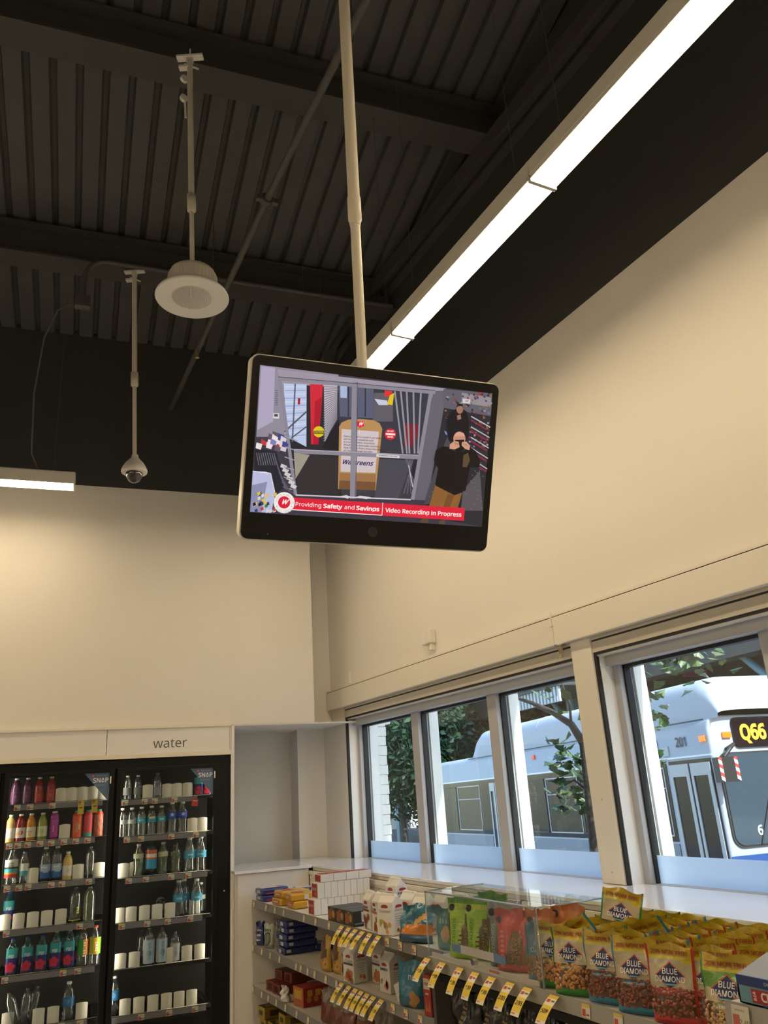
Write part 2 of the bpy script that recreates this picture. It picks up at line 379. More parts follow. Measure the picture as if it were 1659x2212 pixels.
for k, x in enumerate((-2.2, -5.2)):  # aisle rows out of view, added to light the room
    for i in range(6):
        lamp((x, 4.2-1.22*i, 3.9), -math.pi/2, f'lit linear ceiling lamp in {["an inner", "the far left"][k]} aisle row, {ORD[i]} from the cooler wall')
# ================================================================== MONITOR
POLE = mat('cream_pole', (.74, .69, .58), .38)
mw = Matrix(((.9912, .126, -.0413, .7884), (-.1323, .9182, -.3734, 1.5182), (-.0092, .3755, .9268, 2.3513), (0, 0, 0, 1)))
TVO = thing('security_monitor', 'black security monitor hanging from a cream ceiling pole, showing a video feed', 'monitor')
TVO.matrix_world = mw
def rr(w, h, r, n=5):
    P = []
    for cx, cy, a0 in ((w-r, h-r, 0), (-w+r, h-r, 90), (-w+r, -h+r, 180), (w-r, -h+r, 270)):
        P += [(cx+r*math.cos(R(a0+90*k/n)), cy+r*math.sin(R(a0+90*k/n))) for k in range(n+1)]
    return P
m = MB(); m.prism(rr(.303, .206, .018), .003, .045, 'y'); m.build('rim', mat('silver_rim', (.82, .79, .72), .35), TVO, bevel=.003)
m = MB(); m.prism(rr(.300, .2027, .016), -.002, .006, 'y'); m.build('bezel', mat('bezel_gloss', (.006, .006, .007), .08), TVO)
m = MB(); m.prism(rr(.22, .13, .03), .045, .075, 'y'); m.build('back_cover', BLK, TVO)
m = MB(); m.disc(lambda x, y: (x, -.0024, y), .005, -.172, .012, (.03, .03, .032)); m.disc(lambda x, y: (x, -.0024, y), -.24, -.19, .0015, (.2, .2, .2)); m.build('sensor_dot', V1, TVO)
m = MB(); m.box(-.05, .05, .075, .12, -.06, .06); m.tube([(0.03, .12, 0), (.03, .16, .03)], .02); m.build('mount_bracket', POLE, TVO)
inv = mw.inverted()
a, b = Vector((.836, 1.66, 2.36)), Vector((.845, 1.595+.06, 3.924)); d = (b-a)/(b.z-a.z)
pt = lambda z: a+d*(z-a.z)
pl = thing('monitor_pole', 'thick cream telescoping ceiling pole holding the security monitor', 'pole')
m = MB(); m.tube([pt(2.34), pt(3.16)], .0138, 16); m.build('lower_tube', POLE, pl)
m = MB(); m.tube([pt(3.17), pt(5.95)], .0172, 16); m.build('upper_tube', POLE, pl)
m = MB(); m.tube([pt(3.125), pt(3.14), pt(3.145), pt(3.215), pt(3.222)], [.0155, .0165, .0195, .0195, .0185], 20); m.build('collar', POLE, pl)
m = MB(); p = pt(5.95); m.box(p.x-.06, p.x+.06, p.y-.04, p.y+.04, 5.95, 5.965); m.build('ceiling_plate', POLE, pl)
# ---- picture on the screen; drawn in the crop frame TL(172,132) TR(1553,305) BR(1500,1097) BL(110,1012)
def homog(src, dst):
    A = []; B = []
    for (x, y), (u, v) in zip(src, dst):
        A += [[x, y, 1, 0, 0, 0, -u*x, -u*y], [0, 0, 0, x, y, 1, -v*x, -v*y]]; B += [u, v]
    n = 8; M_ = [r+[q] for r, q in zip(A, B)]
    for i in range(n):
        p = max(range(i, n), key=lambda r: abs(M_[r][i])); M_[i], M_[p] = M_[p], M_[i]
        for r in range(n):
            if r != i:
                f = M_[r][i]/M_[i][i]; M_[r] = [x-f*y for x, y in zip(M_[r], M_[i])]
    h = [M_[i][n]/M_[i][i] for i in range(n)]
    return lambda x, y: ((h[0]*x+h[1]*y+h[2])/(h[6]*x+h[7]*y+1), (h[3]*x+h[4]*y+h[5])/(h[6]*x+h[7]*y+1))
HM = homog([(172, 132), (1553, 305), (1500, 1097), (110, 1012)], [(-.2833, .1805), (.2833, .1805), (.2833, -.1442), (-.2833, -.1442)])
S = MB(); LAY = [0]
def sf(x, y):
    u, v = HM(x, y); return (max(-.2833, min(.2833, u)), -.0022-LAY[0]*.000012, max(-.1442, min(.1805, v)))
def P(col, *pts): LAY[0] += 1; S.flat(sf, pts, lin(col))
def Ln(col, w, *pts):
    LAY[0] += 1
    for (x0, y0), (x1, y1) in zip(pts[:-1], pts[1:]):
        l = math.hypot(x1-x0, y1-y0) or 1; nx, ny = -(y1-y0)/l*w/2, (x1-x0)/l*w/2
        S.flat(sf, [(x0+nx, y0+ny), (x1+nx, y1+ny), (x1-nx, y1-ny), (x0-nx, y0-ny)], lin(col))
def Dk(col, x, y, r, ry=None, n=20): LAY[0] += 1; S.disc(sf, x, y, r, lin(col), n, ry)
def Tx(col, t, x, y, size, ang=0, sx=1, fit=None, **kw):
    LAY[0] += 1; vs_, fs_ = text2d(t, size, **kw)
    if fit: x0_ = min(v[0] for v in vs_); sx = fit/(max(v[0] for v in vs_)-x0_); vs_ = [(v[0]-x0_, v[1]) for v in vs_]
    c, s_ = math.cos(ang), math.sin(ang)
    S.add([sf(x+c*a*sx+s_*b, y+s_*a*sx-c*b) for a, b in vs_], fs_, lin(col))
rs = random.Random(3)
P((58, 58, 72), (172, 132), (1553, 305), (1500, 1097), (110, 1012))                     # dark store interior
P((138, 136, 158), (172, 132), (640, 190), (640, 260), (300, 330), (330, 560), (150, 560))   # wall left
P((165, 162, 196), (180, 140), (262, 150), (250, 470), (155, 520))
P((150, 146, 168), (275, 160), (1280, 275), (1210, 330), (300, 250))                          # lintel wall
P((98, 98, 112), (1205, 290), (1285, 285), (1180, 940), (1085, 935))                          # jamb right
P((44, 44, 52), (1285, 285), (1553, 305), (1500, 1097), (1160, 1030), (1205, 760))
P((40, 40, 50), (310, 245), (1195, 300), (1080, 935), (385, 905))                             # doorway
P((54, 56, 70), (630, 255), (1195, 300), (1130, 670), (650, 640))
P((178, 196, 236), (312, 243), (450, 248), (450, 620), (335, 560))                            # outside daylight pane
for k in range(14): Ln((140, 158, 205) if k % 2 else (205, 215, 245), 5, (320, 262+k*23), (446, 262+k*22))
Ln((92, 96, 120), 9, (382, 245), (366, 590)); Ln((84, 84, 100), 10, (318, 530), (450, 410)); Ln((84, 84, 100), 8, (330, 590), (450, 500))
P((150, 28, 40), (398, 330), (413, 330), (411, 368), (398, 368))
P((198, 40, 62), (470, 246), (548, 250), (522, 606), (478, 604)); P((168, 26, 48), (500, 350), (545, 320), (522, 606), (490, 606))
P((182, 180, 196), (553, 252), (634, 256), (632, 450), (560, 590))                            # rolling shutter
for k in range(22): Ln((120, 118, 136), 5, (553, 262+k*15.5), (633, 266+k*8.9))
P((30, 30, 38), (560, 592), (645, 455), (640, 640), (545, 625))
P((86, 92, 120), (640, 256), (850, 270), (845, 450), (650, 440)); P((160, 180, 225), (650, 258), (690, 260), (690, 330), (652, 328))
for x in (700, 752, 800): Ln((50, 52, 64), 8, (x, 262), (x, 440))
P((92, 90, 104), (850, 300), (965, 300), (965, 470), (845, 470)); P((190, 198, 225), (855, 335), (930, 345), (935, 372), (880, 372)); P((210, 50, 52), (915, 285), (960, 290), (955, 320), (915, 322)); P((214, 190, 40), (945, 315), (972, 300), (962, 372), (930, 368))
P((120, 34, 50), (1040, 480), (1130, 490), (1090, 620), (1030, 610))
for x0, x1 in ((975, 1050), (1010, 1075), (1045, 1090), (1085, 1120), (1130, 1140)): Ln((140, 142, 160), 10, (x0, 290), (x1-25, 660))
P((58, 58, 68), (660, 905), (1075, 930), (1080, 700), (650, 680)); P((70, 72, 84), (880, 690), (1080, 700), (1000, 930), (860, 920))
P((78, 80, 96), (380, 645), (470, 668), (395, 800)); P((150, 148, 140), (375, 655), (470, 668), (385, 812))
P((48, 46, 52), (395, 800), (470, 668), (650, 680), (650, 905), (385, 905))
for k in range(5): Ln((92, 94, 112), 6, (1040+k*12, 690), (1090-k*22+30, 900))
# board behind the doors with its printed notice
P((176, 138, 92), (640, 872), (645, 500), (660, 475), (700, 458), (770, 454), (850, 462), (885, 480), (902, 512), (865, 880)); P((196, 188, 200), (660, 514), (882, 530), (862, 775), (655, 768))
for i, t in enumerate(('Every customer is a guest in our store', 'and should be treated as such.', 'It is understanding, uncommon', 'thoughtfulness that make customers', 'loyal, that trust them, brings them back,', 'of a business speak favorably.')):
    Tx((40, 38, 60), t, 672, 556+i*17, 17, .06, .9, ax='LEFT', bold=.01)
Tx((38, 28, 80), 'Walgreens', 668, 710, 44, .06, fit=184, shear=.35, bold=.02)
P((214, 34, 66), (752, 468), (792, 470), (792, 500), (776, 500), (768, 512), (764, 499), (752, 498)); Tx((250, 240, 245), 'W', 772, 484, 30, .05, 1, shear=.4, bold=.02)
P((150, 112, 76), (648, 775), (866, 782), (862, 880), (645, 872)); P((112, 80, 56), (648, 820), (864, 830), (862, 880), (645, 872))
# sliding door frames
FRM = (132, 132, 150)
Ln(FRM, 20, (290, 215), (385, 905)); Ln(FRM, 18, (280, 215), (1215, 300)); Ln(FRM, 30, (735, 235), (726, 930)); Ln((96, 96, 112), 6, (752, 236), (746, 932)); Ln(FRM, 22, (1190, 290), (1085, 935))
Ln(FRM, 26, (375, 645), (1120, 682)); Ln((172, 172, 190), 4, (375, 636), (1120, 670)); Ln((196, 196, 214), 8, (385, 908), (1075, 935)); Ln((60, 60, 72), 4, (280, 203), (1215, 287))
Ln((190, 192, 210), 5, (1060, 730), (1085, 860))
P((210, 210, 225), (650, 915), (690, 908), (712, 916), (700, 930)); P((210, 210, 225), (745, 920), (770, 912), (835, 920), (810, 932))
P((208, 208, 222), (868, 662), (1006, 672), (1004, 688), (868, 680)); Tx((40, 40, 52), 'IN EMERGENCY PUSH OPEN', 937, 675, 12, .07, .85, bold=.02)
Dk((206, 192, 46), 523, 530, 33); P((40, 38, 20), (492, 524), (554, 524), (554, 542), (492, 541)); Tx((220, 206, 60), 'CAUTION', 523, 532, 17, .02, .9, bold=.02)
Dk((198, 34, 52), 950, 545, 34); P((236, 226, 230), (922, 538), (978, 541), (978, 552), (922, 549)); Tx((244, 236, 240), 'DO NOT', 950, 528, 14, .05, .9, bold=.02); Tx((244, 236, 240), 'ENTER', 950, 562, 15, .05, .9, bold=.02)
P((205, 205, 222), (250, 418), (286, 420), (286, 452), (250, 450)); P((70, 70, 84), (256, 424), (278, 425), (278, 440), (256, 439))
for k in range(8): Ln((88, 88, 104), 4, (262, 285+k*12), (278, 286+k*12))
# left: shopping baskets, cart and counter
P((36, 38, 48), (140, 620), (270, 650), (330, 860), (260, 905), (135, 770))
for k in range(16):
    x, y = 140+rs.random()*170, 510+rs.random()*110
    P(rs.choice(((204, 200, 214), (62, 66, 140), (176, 60, 70), (120, 124, 190), (226, 222, 232), (90, 84, 96))), (x, y), (x+34, y+10+rs.random()*14), (x+26, y+44), (x-6, y+34))
for k in range(9): Ln((110, 112, 130), 4, (150+k*13, 655), (165+k*14, 730))
for k in range(6): Ln((150, 150, 168), 6, (325-k*3, 560+k*60), (395-k*6, 585+k*58)); P((198, 196, 206), (300+k*12, 720+k*24), (335+k*12, 735+k*24), (322+k*12, 752+k*24), (292+k*12, 740+k*24))
for k in range(7): Ln((84, 86, 104), 7, (258+k*9, 680+k*30), (320+k*8, 860+k*6))
P((176, 184, 226), (128, 765), (205, 768), (238, 780), (262, 900), (240, 1015), (112, 1008)); P((132, 138, 178), (122, 850), (215, 828), (180, 1012), (112, 1008)); Ln((220, 224, 248), 5, (128, 765), (235, 778), (260, 890))
for k in range(24):
    x, y = 125+rs.random()*130, 890+rs.random()*110
    P(rs.choice(((214, 190, 60), (60, 130, 70), (206, 204, 210), (190, 60, 60), (50, 60, 110), (30, 30, 36))), (x, y), (x+16, y-8), (x+20, y+10), (x+3, y+18))
# right: aisle, display and two people in dark clothes
P((92, 92, 108), (1262, 278), (1550, 305), (1545, 440), (1265, 390)); P((138, 136, 150), (1370, 300), (1545, 330), (1540, 385), (1370, 360))
for k in range(170):
    x, y = 1268+rs.random()*270, 290+rs.random()*330
    if 1285 < x < 1410 and y > 380: continue
    P(rs.choice(((150, 50, 70), (150, 148, 160), (56, 60, 100), (96, 36, 52), (112, 112, 128), (36, 36, 46), (140, 104, 56), (64, 62, 74))), (x, y), (x+11, y+2), (x+10, y+12), (x-1, y+10))
P((196, 196, 206), (1375, 335), (1420, 340), (1418, 366), (1374, 362)); Tx((60, 56, 66), 'W', 1396, 350, 24, .1, 1, shear=.4)
for k in range(5): Ln((180, 178, 192), 7, (1425, 440+k*62), (1540, 505+k*62)); Ln((120, 44, 66), 10, (1425, 462+k*62), (1520, 520+k*62))
P((72, 70, 78), (1205, 780), (1285, 560), (1330, 660), (1215, 960), (1150, 960)); P((84, 82, 90), (1380, 880), (1480, 760), (1500, 1000), (1370, 1000))
for k in range(60):
    x, y = 1165+rs.random()*330, 700+rs.random()*300; Ln((112, 110, 120), 3, (x, y), (x+10, y+2))
P((26, 24, 30), (1290, 540), (1284, 455), (1312, 412), (1342, 392), (1372, 392), (1398, 414), (1412, 470), (1410, 570), (1300, 585))
Dk((150, 112, 100), 1357, 398, 20, 27); P((34, 28, 30), (1336, 392), (1344, 366), (1372, 366), (1380, 392), (1368, 380), (1346, 380)); P((150, 112, 100), (1340, 436), (1362, 428), (1366, 456), (1344, 462)); P((120, 130, 190), (1266, 524), (1280, 532), (1286, 552), (1274, 546))
P((24, 20, 22), (1218, 640), (1262, 618), (1300, 622), (1326, 650), (1384, 652), (1420, 620), (1456, 648), (1482, 710), (1474, 742), (1420, 742), (1396, 880), (1330, 906), (1240, 884), (1216, 840), (1232, 750), (1206, 700))
P((132, 92, 50), (1216, 850), (1330, 908), (1376, 892), (1345, 1000), (1180, 975)); P((112, 76, 42), (1290, 900), (1330, 908), (1300, 990), (1262, 985))
Dk((24, 20, 22), 1356, 600, 34, 52); Dk((186, 138, 120), 1356, 572, 36, 42); P((28, 24, 26), (1330, 580), (1384, 578), (1384, 610), (1362, 620), (1330, 606)); P((204, 156, 140), (1330, 546), (1350, 532), (1382, 540), (1388, 556), (1330, 560))
P((196, 150, 132), (1298, 632), (1300, 606), (1326, 586), (1352, 590), (1358, 622), (1330, 636)); P((196, 150, 132), (1370, 612), (1372, 592), (1398, 590), (1420, 614), (1416, 640), (1392, 634))
for k in range(3): Ln((150, 108, 92), 3, (1322+k*9, 594+k*2), (1336+k*8, 606)); Ln((150, 108, 92), 3, (1378+k*9, 596+k*4), (1384+k*9, 610+k*3))
P((86, 70, 52), (1380, 670), (1408, 655), (1420, 700), (1402, 742), (1376, 740)); P((90, 72, 56), (1120, 1068), (1150, 1040), (1178, 1050), (1175, 1075)); P((90, 72, 56), (1240, 1062), (1275, 1050), (1275, 1080), (1240, 1078))
# banner
P((210, 34, 62), (352, 922), (1392, 984), (1388, 1060), (350, 996)); ba = math.atan2(62, 1040)
P((244, 238, 242), (350, 992), (900, 1026), (900, 1030), (350, 997)); Ln((240, 226, 232), 4, (905, 952), (900, 1028))
Tx((252, 246, 250), 'Providing', 384, 962, 40, ba, fit=153); Tx((255, 250, 252), 'Safety', 550, 973, 40, ba, fit=113, bold=.02); Tx((252, 246, 250), 'and', 676, 980, 40, ba, fit=60); Tx((255, 250, 252), 'Savings', 747, 985, 40, ba, fit=137, bold=.02)
Tx((252, 246, 250), 'Video Recording in Progress', 920, 998, 41, ba, fit=453, bold=.014)
Dk((150, 152, 160), 315, 954, 65); Dk((238, 236, 242), 315, 953, 62); Dk((206, 32, 60), 315, 952, 37); Tx((252, 246, 250), 'W', 315, 950, 46, .05, 1, shear=.4, bold=.02)
def arc_text(t, a0, a1, r, size, inside=False):
    n = len(t)
    for i, ch in enumerate(t):
        a = R(a0+(a1-a0)*(i/(n-1))); Tx((90, 92, 100), ch, 315+r*math.cos(a), 953+r*math.sin(a), size, a+math.pi/2 if not inside else a-math.pi/2, 1)
arc_text('safety', -172, -112, 49, 20); arc_text('security', -72, 6, 49, 20); arc_text('savings', 138, 50, 51, 20, True)
for aa in (-92, 28, 155): Dk((40, 170, 170), 315+49*math.cos(R(aa)), 953+49*math.sin(R(aa)), 3.5, n=8)
S.build('screen', VE, TVO)
# ================================================================== SPEAKER + CAMERA ON POLES
def swivel(o, p, nm='swivel_bracket'):
    m = MB(); m.box(-.075, .075, -.02, .02, .0, .012); m.box(-.018, .018, -.012, .012, -.03, 0); m.box(-.06, -.005, -.016, .016, -.075, -.06); m.tube([(-.03, 0, -.04), (.05, 0, -.085)], .006, 6); m.tube([(0, 0, .012), (0, 0, .07)], .005, 6)
    m.build(nm, mat('bracket_white', (.80, .78, .72), .4), o, p, -.5)
WHT = mat('white_enamel', (.80, .78, .74), .4)
sp = thing('ceiling_speaker', 'round white loudspeaker with perforated grille hanging on a ceiling pole', 'speaker', (.814, 3.478, 4.037))
m = MB(); m.lathe([(.095, .005), (.172, .002), (.181, .0), (.184, .005), (.178, .018), (.12, .045)], 48); m.build('flange', WHT, sp)
m = MB(); m.lathe([(.12, .04), (.122, .055), (.122, .125), (.112, .15), (.06, .168), (.0, .17)], 48)
for k in range(40):
    a = 2*math.pi*k/40; m.box(.1225*math.cos(a)-.002, .1225*math.cos(a)+.002, .1225*math.sin(a)-.002, .1225*math.sin(a)+.002, .06, .125)
m.build('can', mat('speaker_can', (.72, .68, .60), .45), sp)
m = MB(); m.lathe([(.0, .0015), (.1, .0025), (.104, .006)], 40); m.build('grille', mat('grille_metal', (.70, .68, .63), .5), sp)
m = MB()
for ring in range(1, 13):
    n = ring*7
    for k in range(n):
        a = 2*math.pi*k/n; r = ring*.0079; zz = .0015+.001*(r/.1)-.0008
        m.add([(r*math.cos(a)+.0018*math.cos(q), r*math.sin(a)+.0018*math.sin(q), zz) for q in [i*math.pi/3 for i in range(6)]], [(5, 4, 3, 2, 1, 0)])
g = m.build('grille_holes', BLK, sp); g['kind'] = 'stuff'
m = MB(); m.box(-.02, .02, -.02, .02, .165, .195); m.tube([(.02, 0, .18), (.05, .01, .175)], .006, 6); m.box(.04, .09, -.03, .03, .15, .172); m.build('pole_clamp', BLK, sp)
def pole(nm, label, a, b, zc, r1, r2):
    a, b = Vector(a), Vector(b); d = (b-a)/(b.z-a.z); q = lambda z: a+d*(z-a.z)
    o = thing(nm, label, 'pole')
    m = MB(); m.tube([a, q(zc)], r1, 12); m.build('lower_tube', POLE, o)
    m = MB(); m.tube([q(zc), b], r2, 12); m.build('upper_tube', POLE, o)
    m = MB(); m.tube([q(zc-.06), q(zc-.05), q(zc+.05), q(zc+.055)], [r2, r2*1.45, r2*1.45, r2], 12); m.build('collar', POLE, o)
    return o
o = pole('speaker_pole', 'thin cream ceiling pole holding the round loudspeaker', (.811, 3.479, 4.225), (.772, 3.487, 5.62), 4.63, .0125, .0165); swivel(o, (.772, 3.487, 5.64))
m = MB(); p = Vector((.765, 3.487, 5.45))
for dz in (.0, -.14):
    m = MB(); m.tube([(p.x-.028, p.y-.012, p.z+dz), (p.x-.024, p.y-.03, p.z+dz)], .022, 12)
    if dz: m.tube([(p.x-.02, p.y-.02, p.z-.14), (p.x-.012, p.y-.02, p.z-.27)], .006, 6)
    m.build('cable_clip', WHT, o)
o = pole('camera_pole', 'thin cream ceiling pole holding the dome camera', (.862, 5.273, 3.885), (.80, 5.282, 5.40), 4.51, .0145, .0185); swivel(o, (.80, 5.282, 5.41))
dc = thing('dome_camera', 'cream pendant security camera with dark glass dome on a pole', 'camera', (.864, 5.273, 3.80))
m = MB(); m.lathe([(.086, -.01), (.088, .0), (.085, .012), (.078, .03), (.06, .06), (.038, .085), (.026, .098), (.022, .12)], 32); m.lathe([(.06, -.012), (.08, -.012), (.086, -.004)], 32); m.build('cap', WHT, dc)
m = MB(); m.lathe([(.0, -.085), (.02, -.081), (.038, -.068), (.05, -.048), (.056, -.025), (.057, -.008)], 28); m.build('dome', mat('dark_dome', (.03, .03, .03), .06, coat=1), dc)
m = MB(); m.lathe([(.058, -.014), (.061, -.012), (.061, -.006), (.058, -.004)], 28); m.build('dome_ring', POLE, dc)
# ------------------------------------------------------------------ small things on the window wall
wd = thing('motion_detector', 'small cream wall sensor with two lobes above the valance', 'sensor', (2.87, 4.83, 2.615))
m = MB(); m.box(-.05, 0, -.045, .03, -.035, .06); m.build('housing', WHT, wd, bevel=.006)
m = MB(); m.box(-.055, -.005, .03, .07, -.04, .035); m.build('side_lobe', WHT, wd, bevel=.01, seg=3)
m = MB(); m.box(-.035, 0, -.03, .0, -.085, -.035); m.build('base', WHT, wd, bevel=.004)
ws = tag(MB().box(-.03, 0, -.022, .022, -.05, .05).build('wall_transmitter', WHT, None, (2.87, 6.22, 2.545), bevel=.005), 'tiny upright cream box on the valance near the far corner', 'sensor')
sh = thing('fire_sprinkler', 'brass sidewall sprinkler head under the valance at the pier', 'sprinkler', (2.835, 3.43, 2.318))
BR = mat('brass', (.5, .42, .25), .3, metal=.9)
m = MB(); m.lathe([(.03, 0), (.034, -.004), (.0, -.005)], 20); m.build('escutcheon', mat('chrome', (.7, .7, .7), .2, metal=1), sh)
m = MB(); m.lathe([(.011, -.004), (.011, -.03), (.006, -.034), (.006, -.05)], 10); m.tube([(0, .012, -.02), (0, .014, -.05), (0, .004, -.065)], .003, 6); m.tube([(0, -.012, -.02), (0, -.014, -.05), (0, -.004, -.065)], .003, 6); m.lathe([(.012, -.066), (.015, -.069), (.0, -.07)], 12); m.build('sprinkler_body', BR, sh)
# ================================================================== COOLER HEADER SIGN
def BWL(s0, d0): return lambda s, d, z: (s-s0, d-d0, z)
hs = thing('header_sign', 'white cooler header panels lettered with the word water', 'sign', BW(.3, 6.55, 1.97), WALLA)
m = MB(); m.box(-2.2, -.128, 0, .02, .03, .22); m.build('panel', WHITE_LAM, hs, bevel=.001)
m = MB(); m.box(-.124, .787, 0, .02, .03, .22); m.build('panel', WHITE_LAM, hs, bevel=.001)
m = MB(); m.box(-2.2, .80, -.012, .03, .215, .232); m.build('top_rail', CREAM, hs)
m = MB(); m.box(-2.2, .80, -.008, .03, .0, .03); m.build('bottom_rail', CREAM, hs)
m = MB(); m.box(.788, .797, -.006, .02, .03, .215); m.build('end_rail', CREAM, hs)
m = MB(); m.text(lambda x, y: (x, -.0012, y), 'water', .335, .100, .115, (.09, .085, .08), sx=1.0); m.build('lettering', V1, hs)
pp = tag(MB().box(0, .026, 0, .4, 0, 2.19).build('end_post', WHITE_LAM, None, BW(1.10, 6.545, 0), WALLA, bevel=.002), 'slim white post closing the right end of the coolers', 'post')
# ================================================================== COOLER
CS, CD = .3, 6.57
CO = thing('beverage_cooler', 'black glass-door drinks cooler under the white header', 'cooler', BW(CS, CD, 0), WALLA)
LIN = mat('cooler_liner', (.005, .005, .0055), .6)
X = lambda s: s-CS
m = MB(); m.box(X(-1.4), X(1.05), .76, .80, .06, 1.96); m.box(X(1.03), X(1.06), .05, .80, .06, 1.96); m.box(X(-1.43), X(-1.4), .05, .8, .06, 1.96); m.box(X(-1.4), X(1.06), .05, .8, 1.94, 1.965); m.box(X(-1.43), X(1.06), .05, .8, .03, .06); m.build('liner', LIN, CO)
m = MB(); m.box(X(-1.4), X(1.097), 0, .06, 1.905, 1.968); m.box(X(1.0), X(1.097), 0, .06, .05, 1.905); m.box(X(-1.4), X(1.097), 0, .06, .03, .10)
for s in (.251, -.508): m.box(X(s-.03), X(s+.03), .022, .07, .10, 1.905)
m.build('frame', BLK, CO, bevel=.004)
m = MB(); m.tube([(X(1.055), -.001, 1.0), (X(1.055), -.004, 1.0)], .006, 10); m.build('lock_screw', mat('chrome', (.7, .7, .7), .2, metal=1), CO)
CGLASS = glassmat('cooler_glass', (.90, .92, .92), .012, .10, .0)
def TF(x, y): return (x, -.0065, y)
for di, (s0, s1) in enumerate(((-1.235, -.562), (-.464, .207), (.295, .968))):
    m = MB(); e = .034
    m.box(X(s0-e), X(s1+e), -.022, .02, 1.88, 1.905); m.box(X(s0-e), X(s1+e), -.022, .02, .09, .14); m.box(X(s0-e), X(s0), -.022, .02, .14, 1.88); m.box(X(s1), X(s1+e), -.022, .02, .14, 1.88)
    dr = m.build('door', BLK, CO, bevel=.004)
    m = MB(); m.box(X(s0), X(s1), -.004, .002, .14, 1.88); m.build('glass_pane', CGLASS, dr)
    if di:
        BLU = (.085, .15, .27)
        m = MB(); x1 = X(s1); m.flat(TF, [(x1-.176, 1.878), (x1-.002, 1.878), (x1-.002, 1.678)][::-1], BLU)
        tf = lambda x, y: (x, -.0072, y)
        m.text(tf, 'SNAP', x1-.061, 1.826, .052, (.72, .74, .78), bold=.02); m.text(tf, 'WE ACCEPT', x1-.055, 1.858, .017, (.30, .38, .52)); m.rect(tf, x1-.1, 1.792, x1-.028, 1.7935, (.45, .52, .64))
        m.disc(tf, x1-.117, 1.858, .0095, (.62, .03, .05)); m.text(lambda x, y: (x, -.0078, y), 'W', x1-.117, 1.858, .013, (.85, .75, .75), shear=.4)
        m.build('snap_sticker', V1, dr)
        m = MB(); m.box(X(s1)+.003, X(s1)+.012, -.026, -.021, 1.80, 1.85); m.build('latch_plate', CREAM, dr)
LED = mat('cooler_led', (1, 1, 1), .5, emit=26, ecol=(1, .88, .66))
for s in (-1.30, -.508, .251, 1.012):
    m = MB(); m.box(X(s-.012), X(s+.012), .072, .078, .14, 1.88); m.build('led_strip', LED, CO)
PUSH = mat('pusher_plastic', (.80, .77, .68), .3)
def pusher_mesh():
    m = MB()
    def f(u, v):
        x = (u-.5)*.076; top = .098+.006*(1-(2*u-1)**2)
        return (x, -.010*(1-(2*u-1)**2), v*top)
    m.grid(8, 4, f); m.grid(8, 4, lambda u, v: (f(1-u, v)[0], f(1-u, v)[1]+.004, f(1-u, v)[2]))
    m.box(-.012, .012, .0, .12, 0, .008)
    return m.mesh('pusher', [PUSH])
PM = pusher_mesh()
def tag_mesh(kind):
    m = MB(); m.box(-.021, .021, -.001, .0, -.019, .019, (.72, .70, .62)); f = lambda x, y: (x, -.0013, y)
    if kind == 'y': m.rect(f, -.021, .008, .021, .019, (.75, .62, .12)); m.rect(f, -.018, -.017, -.002, .005, (.62, .09, .04))
    else: m.rect(f, -.019, -.017, -.003, .004, (.62, .09, .05)); m.rect(f, -.021, .012, .021, .019, (.70, .66, .45))
    g = lambda x, y: (x, -.0016, y)
    m.text(g, '~~~' if kind != 'b' else '~~~~', .009, -.009, .013, (.05, .05, .05)); m.rect(g, -.018, .006, .016, .008, (.2, .2, .2))
    return m.mesh('price_tag', [V1])
TM = {k: tag_mesh(k) for k in 'abyw'}
def hang_mesh(txt=''):
    m = MB()
    def f(u, v, o=0): return ((u-.5)*.05, -.003-.012*math.sin(v*2.2)-o, .0-v*.105)
    m.grid(2, 8, f, lambda u, v: (.78, .58, .06) if .32 < v < .85 else (.78, .74, .60) if v > .12 else (.72, .5, .05))
    for (u0, u1, v0, v1, c) in ((.1, .45, .16, .27, (.55, .06, .05)), (.55, .9, .18, .24, (.15, .13, .1)), (.1, .5, .90, .94, (.6, .2, .15))):
        m.grid(1, 2, lambda u, v: f(u0+(u1-u0)*u, v0+(v1-v0)*v, .0006), lambda u, v: c)
    if txt: m.text(lambda x, y: f(.5+x/.05, .58-y/.105, .0008), txt, 0, 0, .024, (.04, .03, .02), bold=.02)
    return m.mesh('sale_tag', [V1])
# ---- shelves, front rails and tags per door: (door s-range, [(z, rail s0, rail s1 or None, tags), ...])
RAIL = mat('grey_rail', (.20, .19, .215), .4)
SH = {'L': (-.464, .207, [(1.69, -.43, .17, [(-.41, 'a'), (-.325, 'a'), (-.175, 'a')]), (1.437, -.46, .13, [(-.44, 'a'), (-.385, 'a'), (-.32, 'a'), (-.24, 'a'), (-.165, 'a'), (-.08, 'a'), (.0, 'a'), (.08, 'a')]), (1.16, -.45, .145, [(-.43, 'a'), (-.355, 'a'), (-.295, 'a'), (-.145, 'a'), (-.075, 'a'), (.105, 'a')]), (.877, -.43, .157, [(-.41, 'b'), (.06, 'a')]), (.597, -.415, .175, [(-.395, 'b'), (-.03, 'y'), (.065, 'b')]), (.277, -.42, .143, [(-.02, 'a'), (.10, 'a')])]),
      'R': (.295, .968, [(1.68, .30, .86, [(.33, 'b'), (.47, 'b'), (.545, 'b'), (.69, 'b')]), (1.42, .33, .93, [(.355, 'a'), (.455, 'a'), (.675, 'a'), (.855, 'a')]), (1.14, .355, .945, [(.38, 'a'), (.50, 'a'), (.68, 'a'), (.805, 'a')]), (.845, .32, .912, [(.345, 'y'), (.52, 'b'), (.665, 'b'), (.825, 'a')]), (.55, None, None, []), (.262, .305, .946, [(.50, 'a'), (.69, 'a'), (.87, 'a')])])}
SHELF = {}
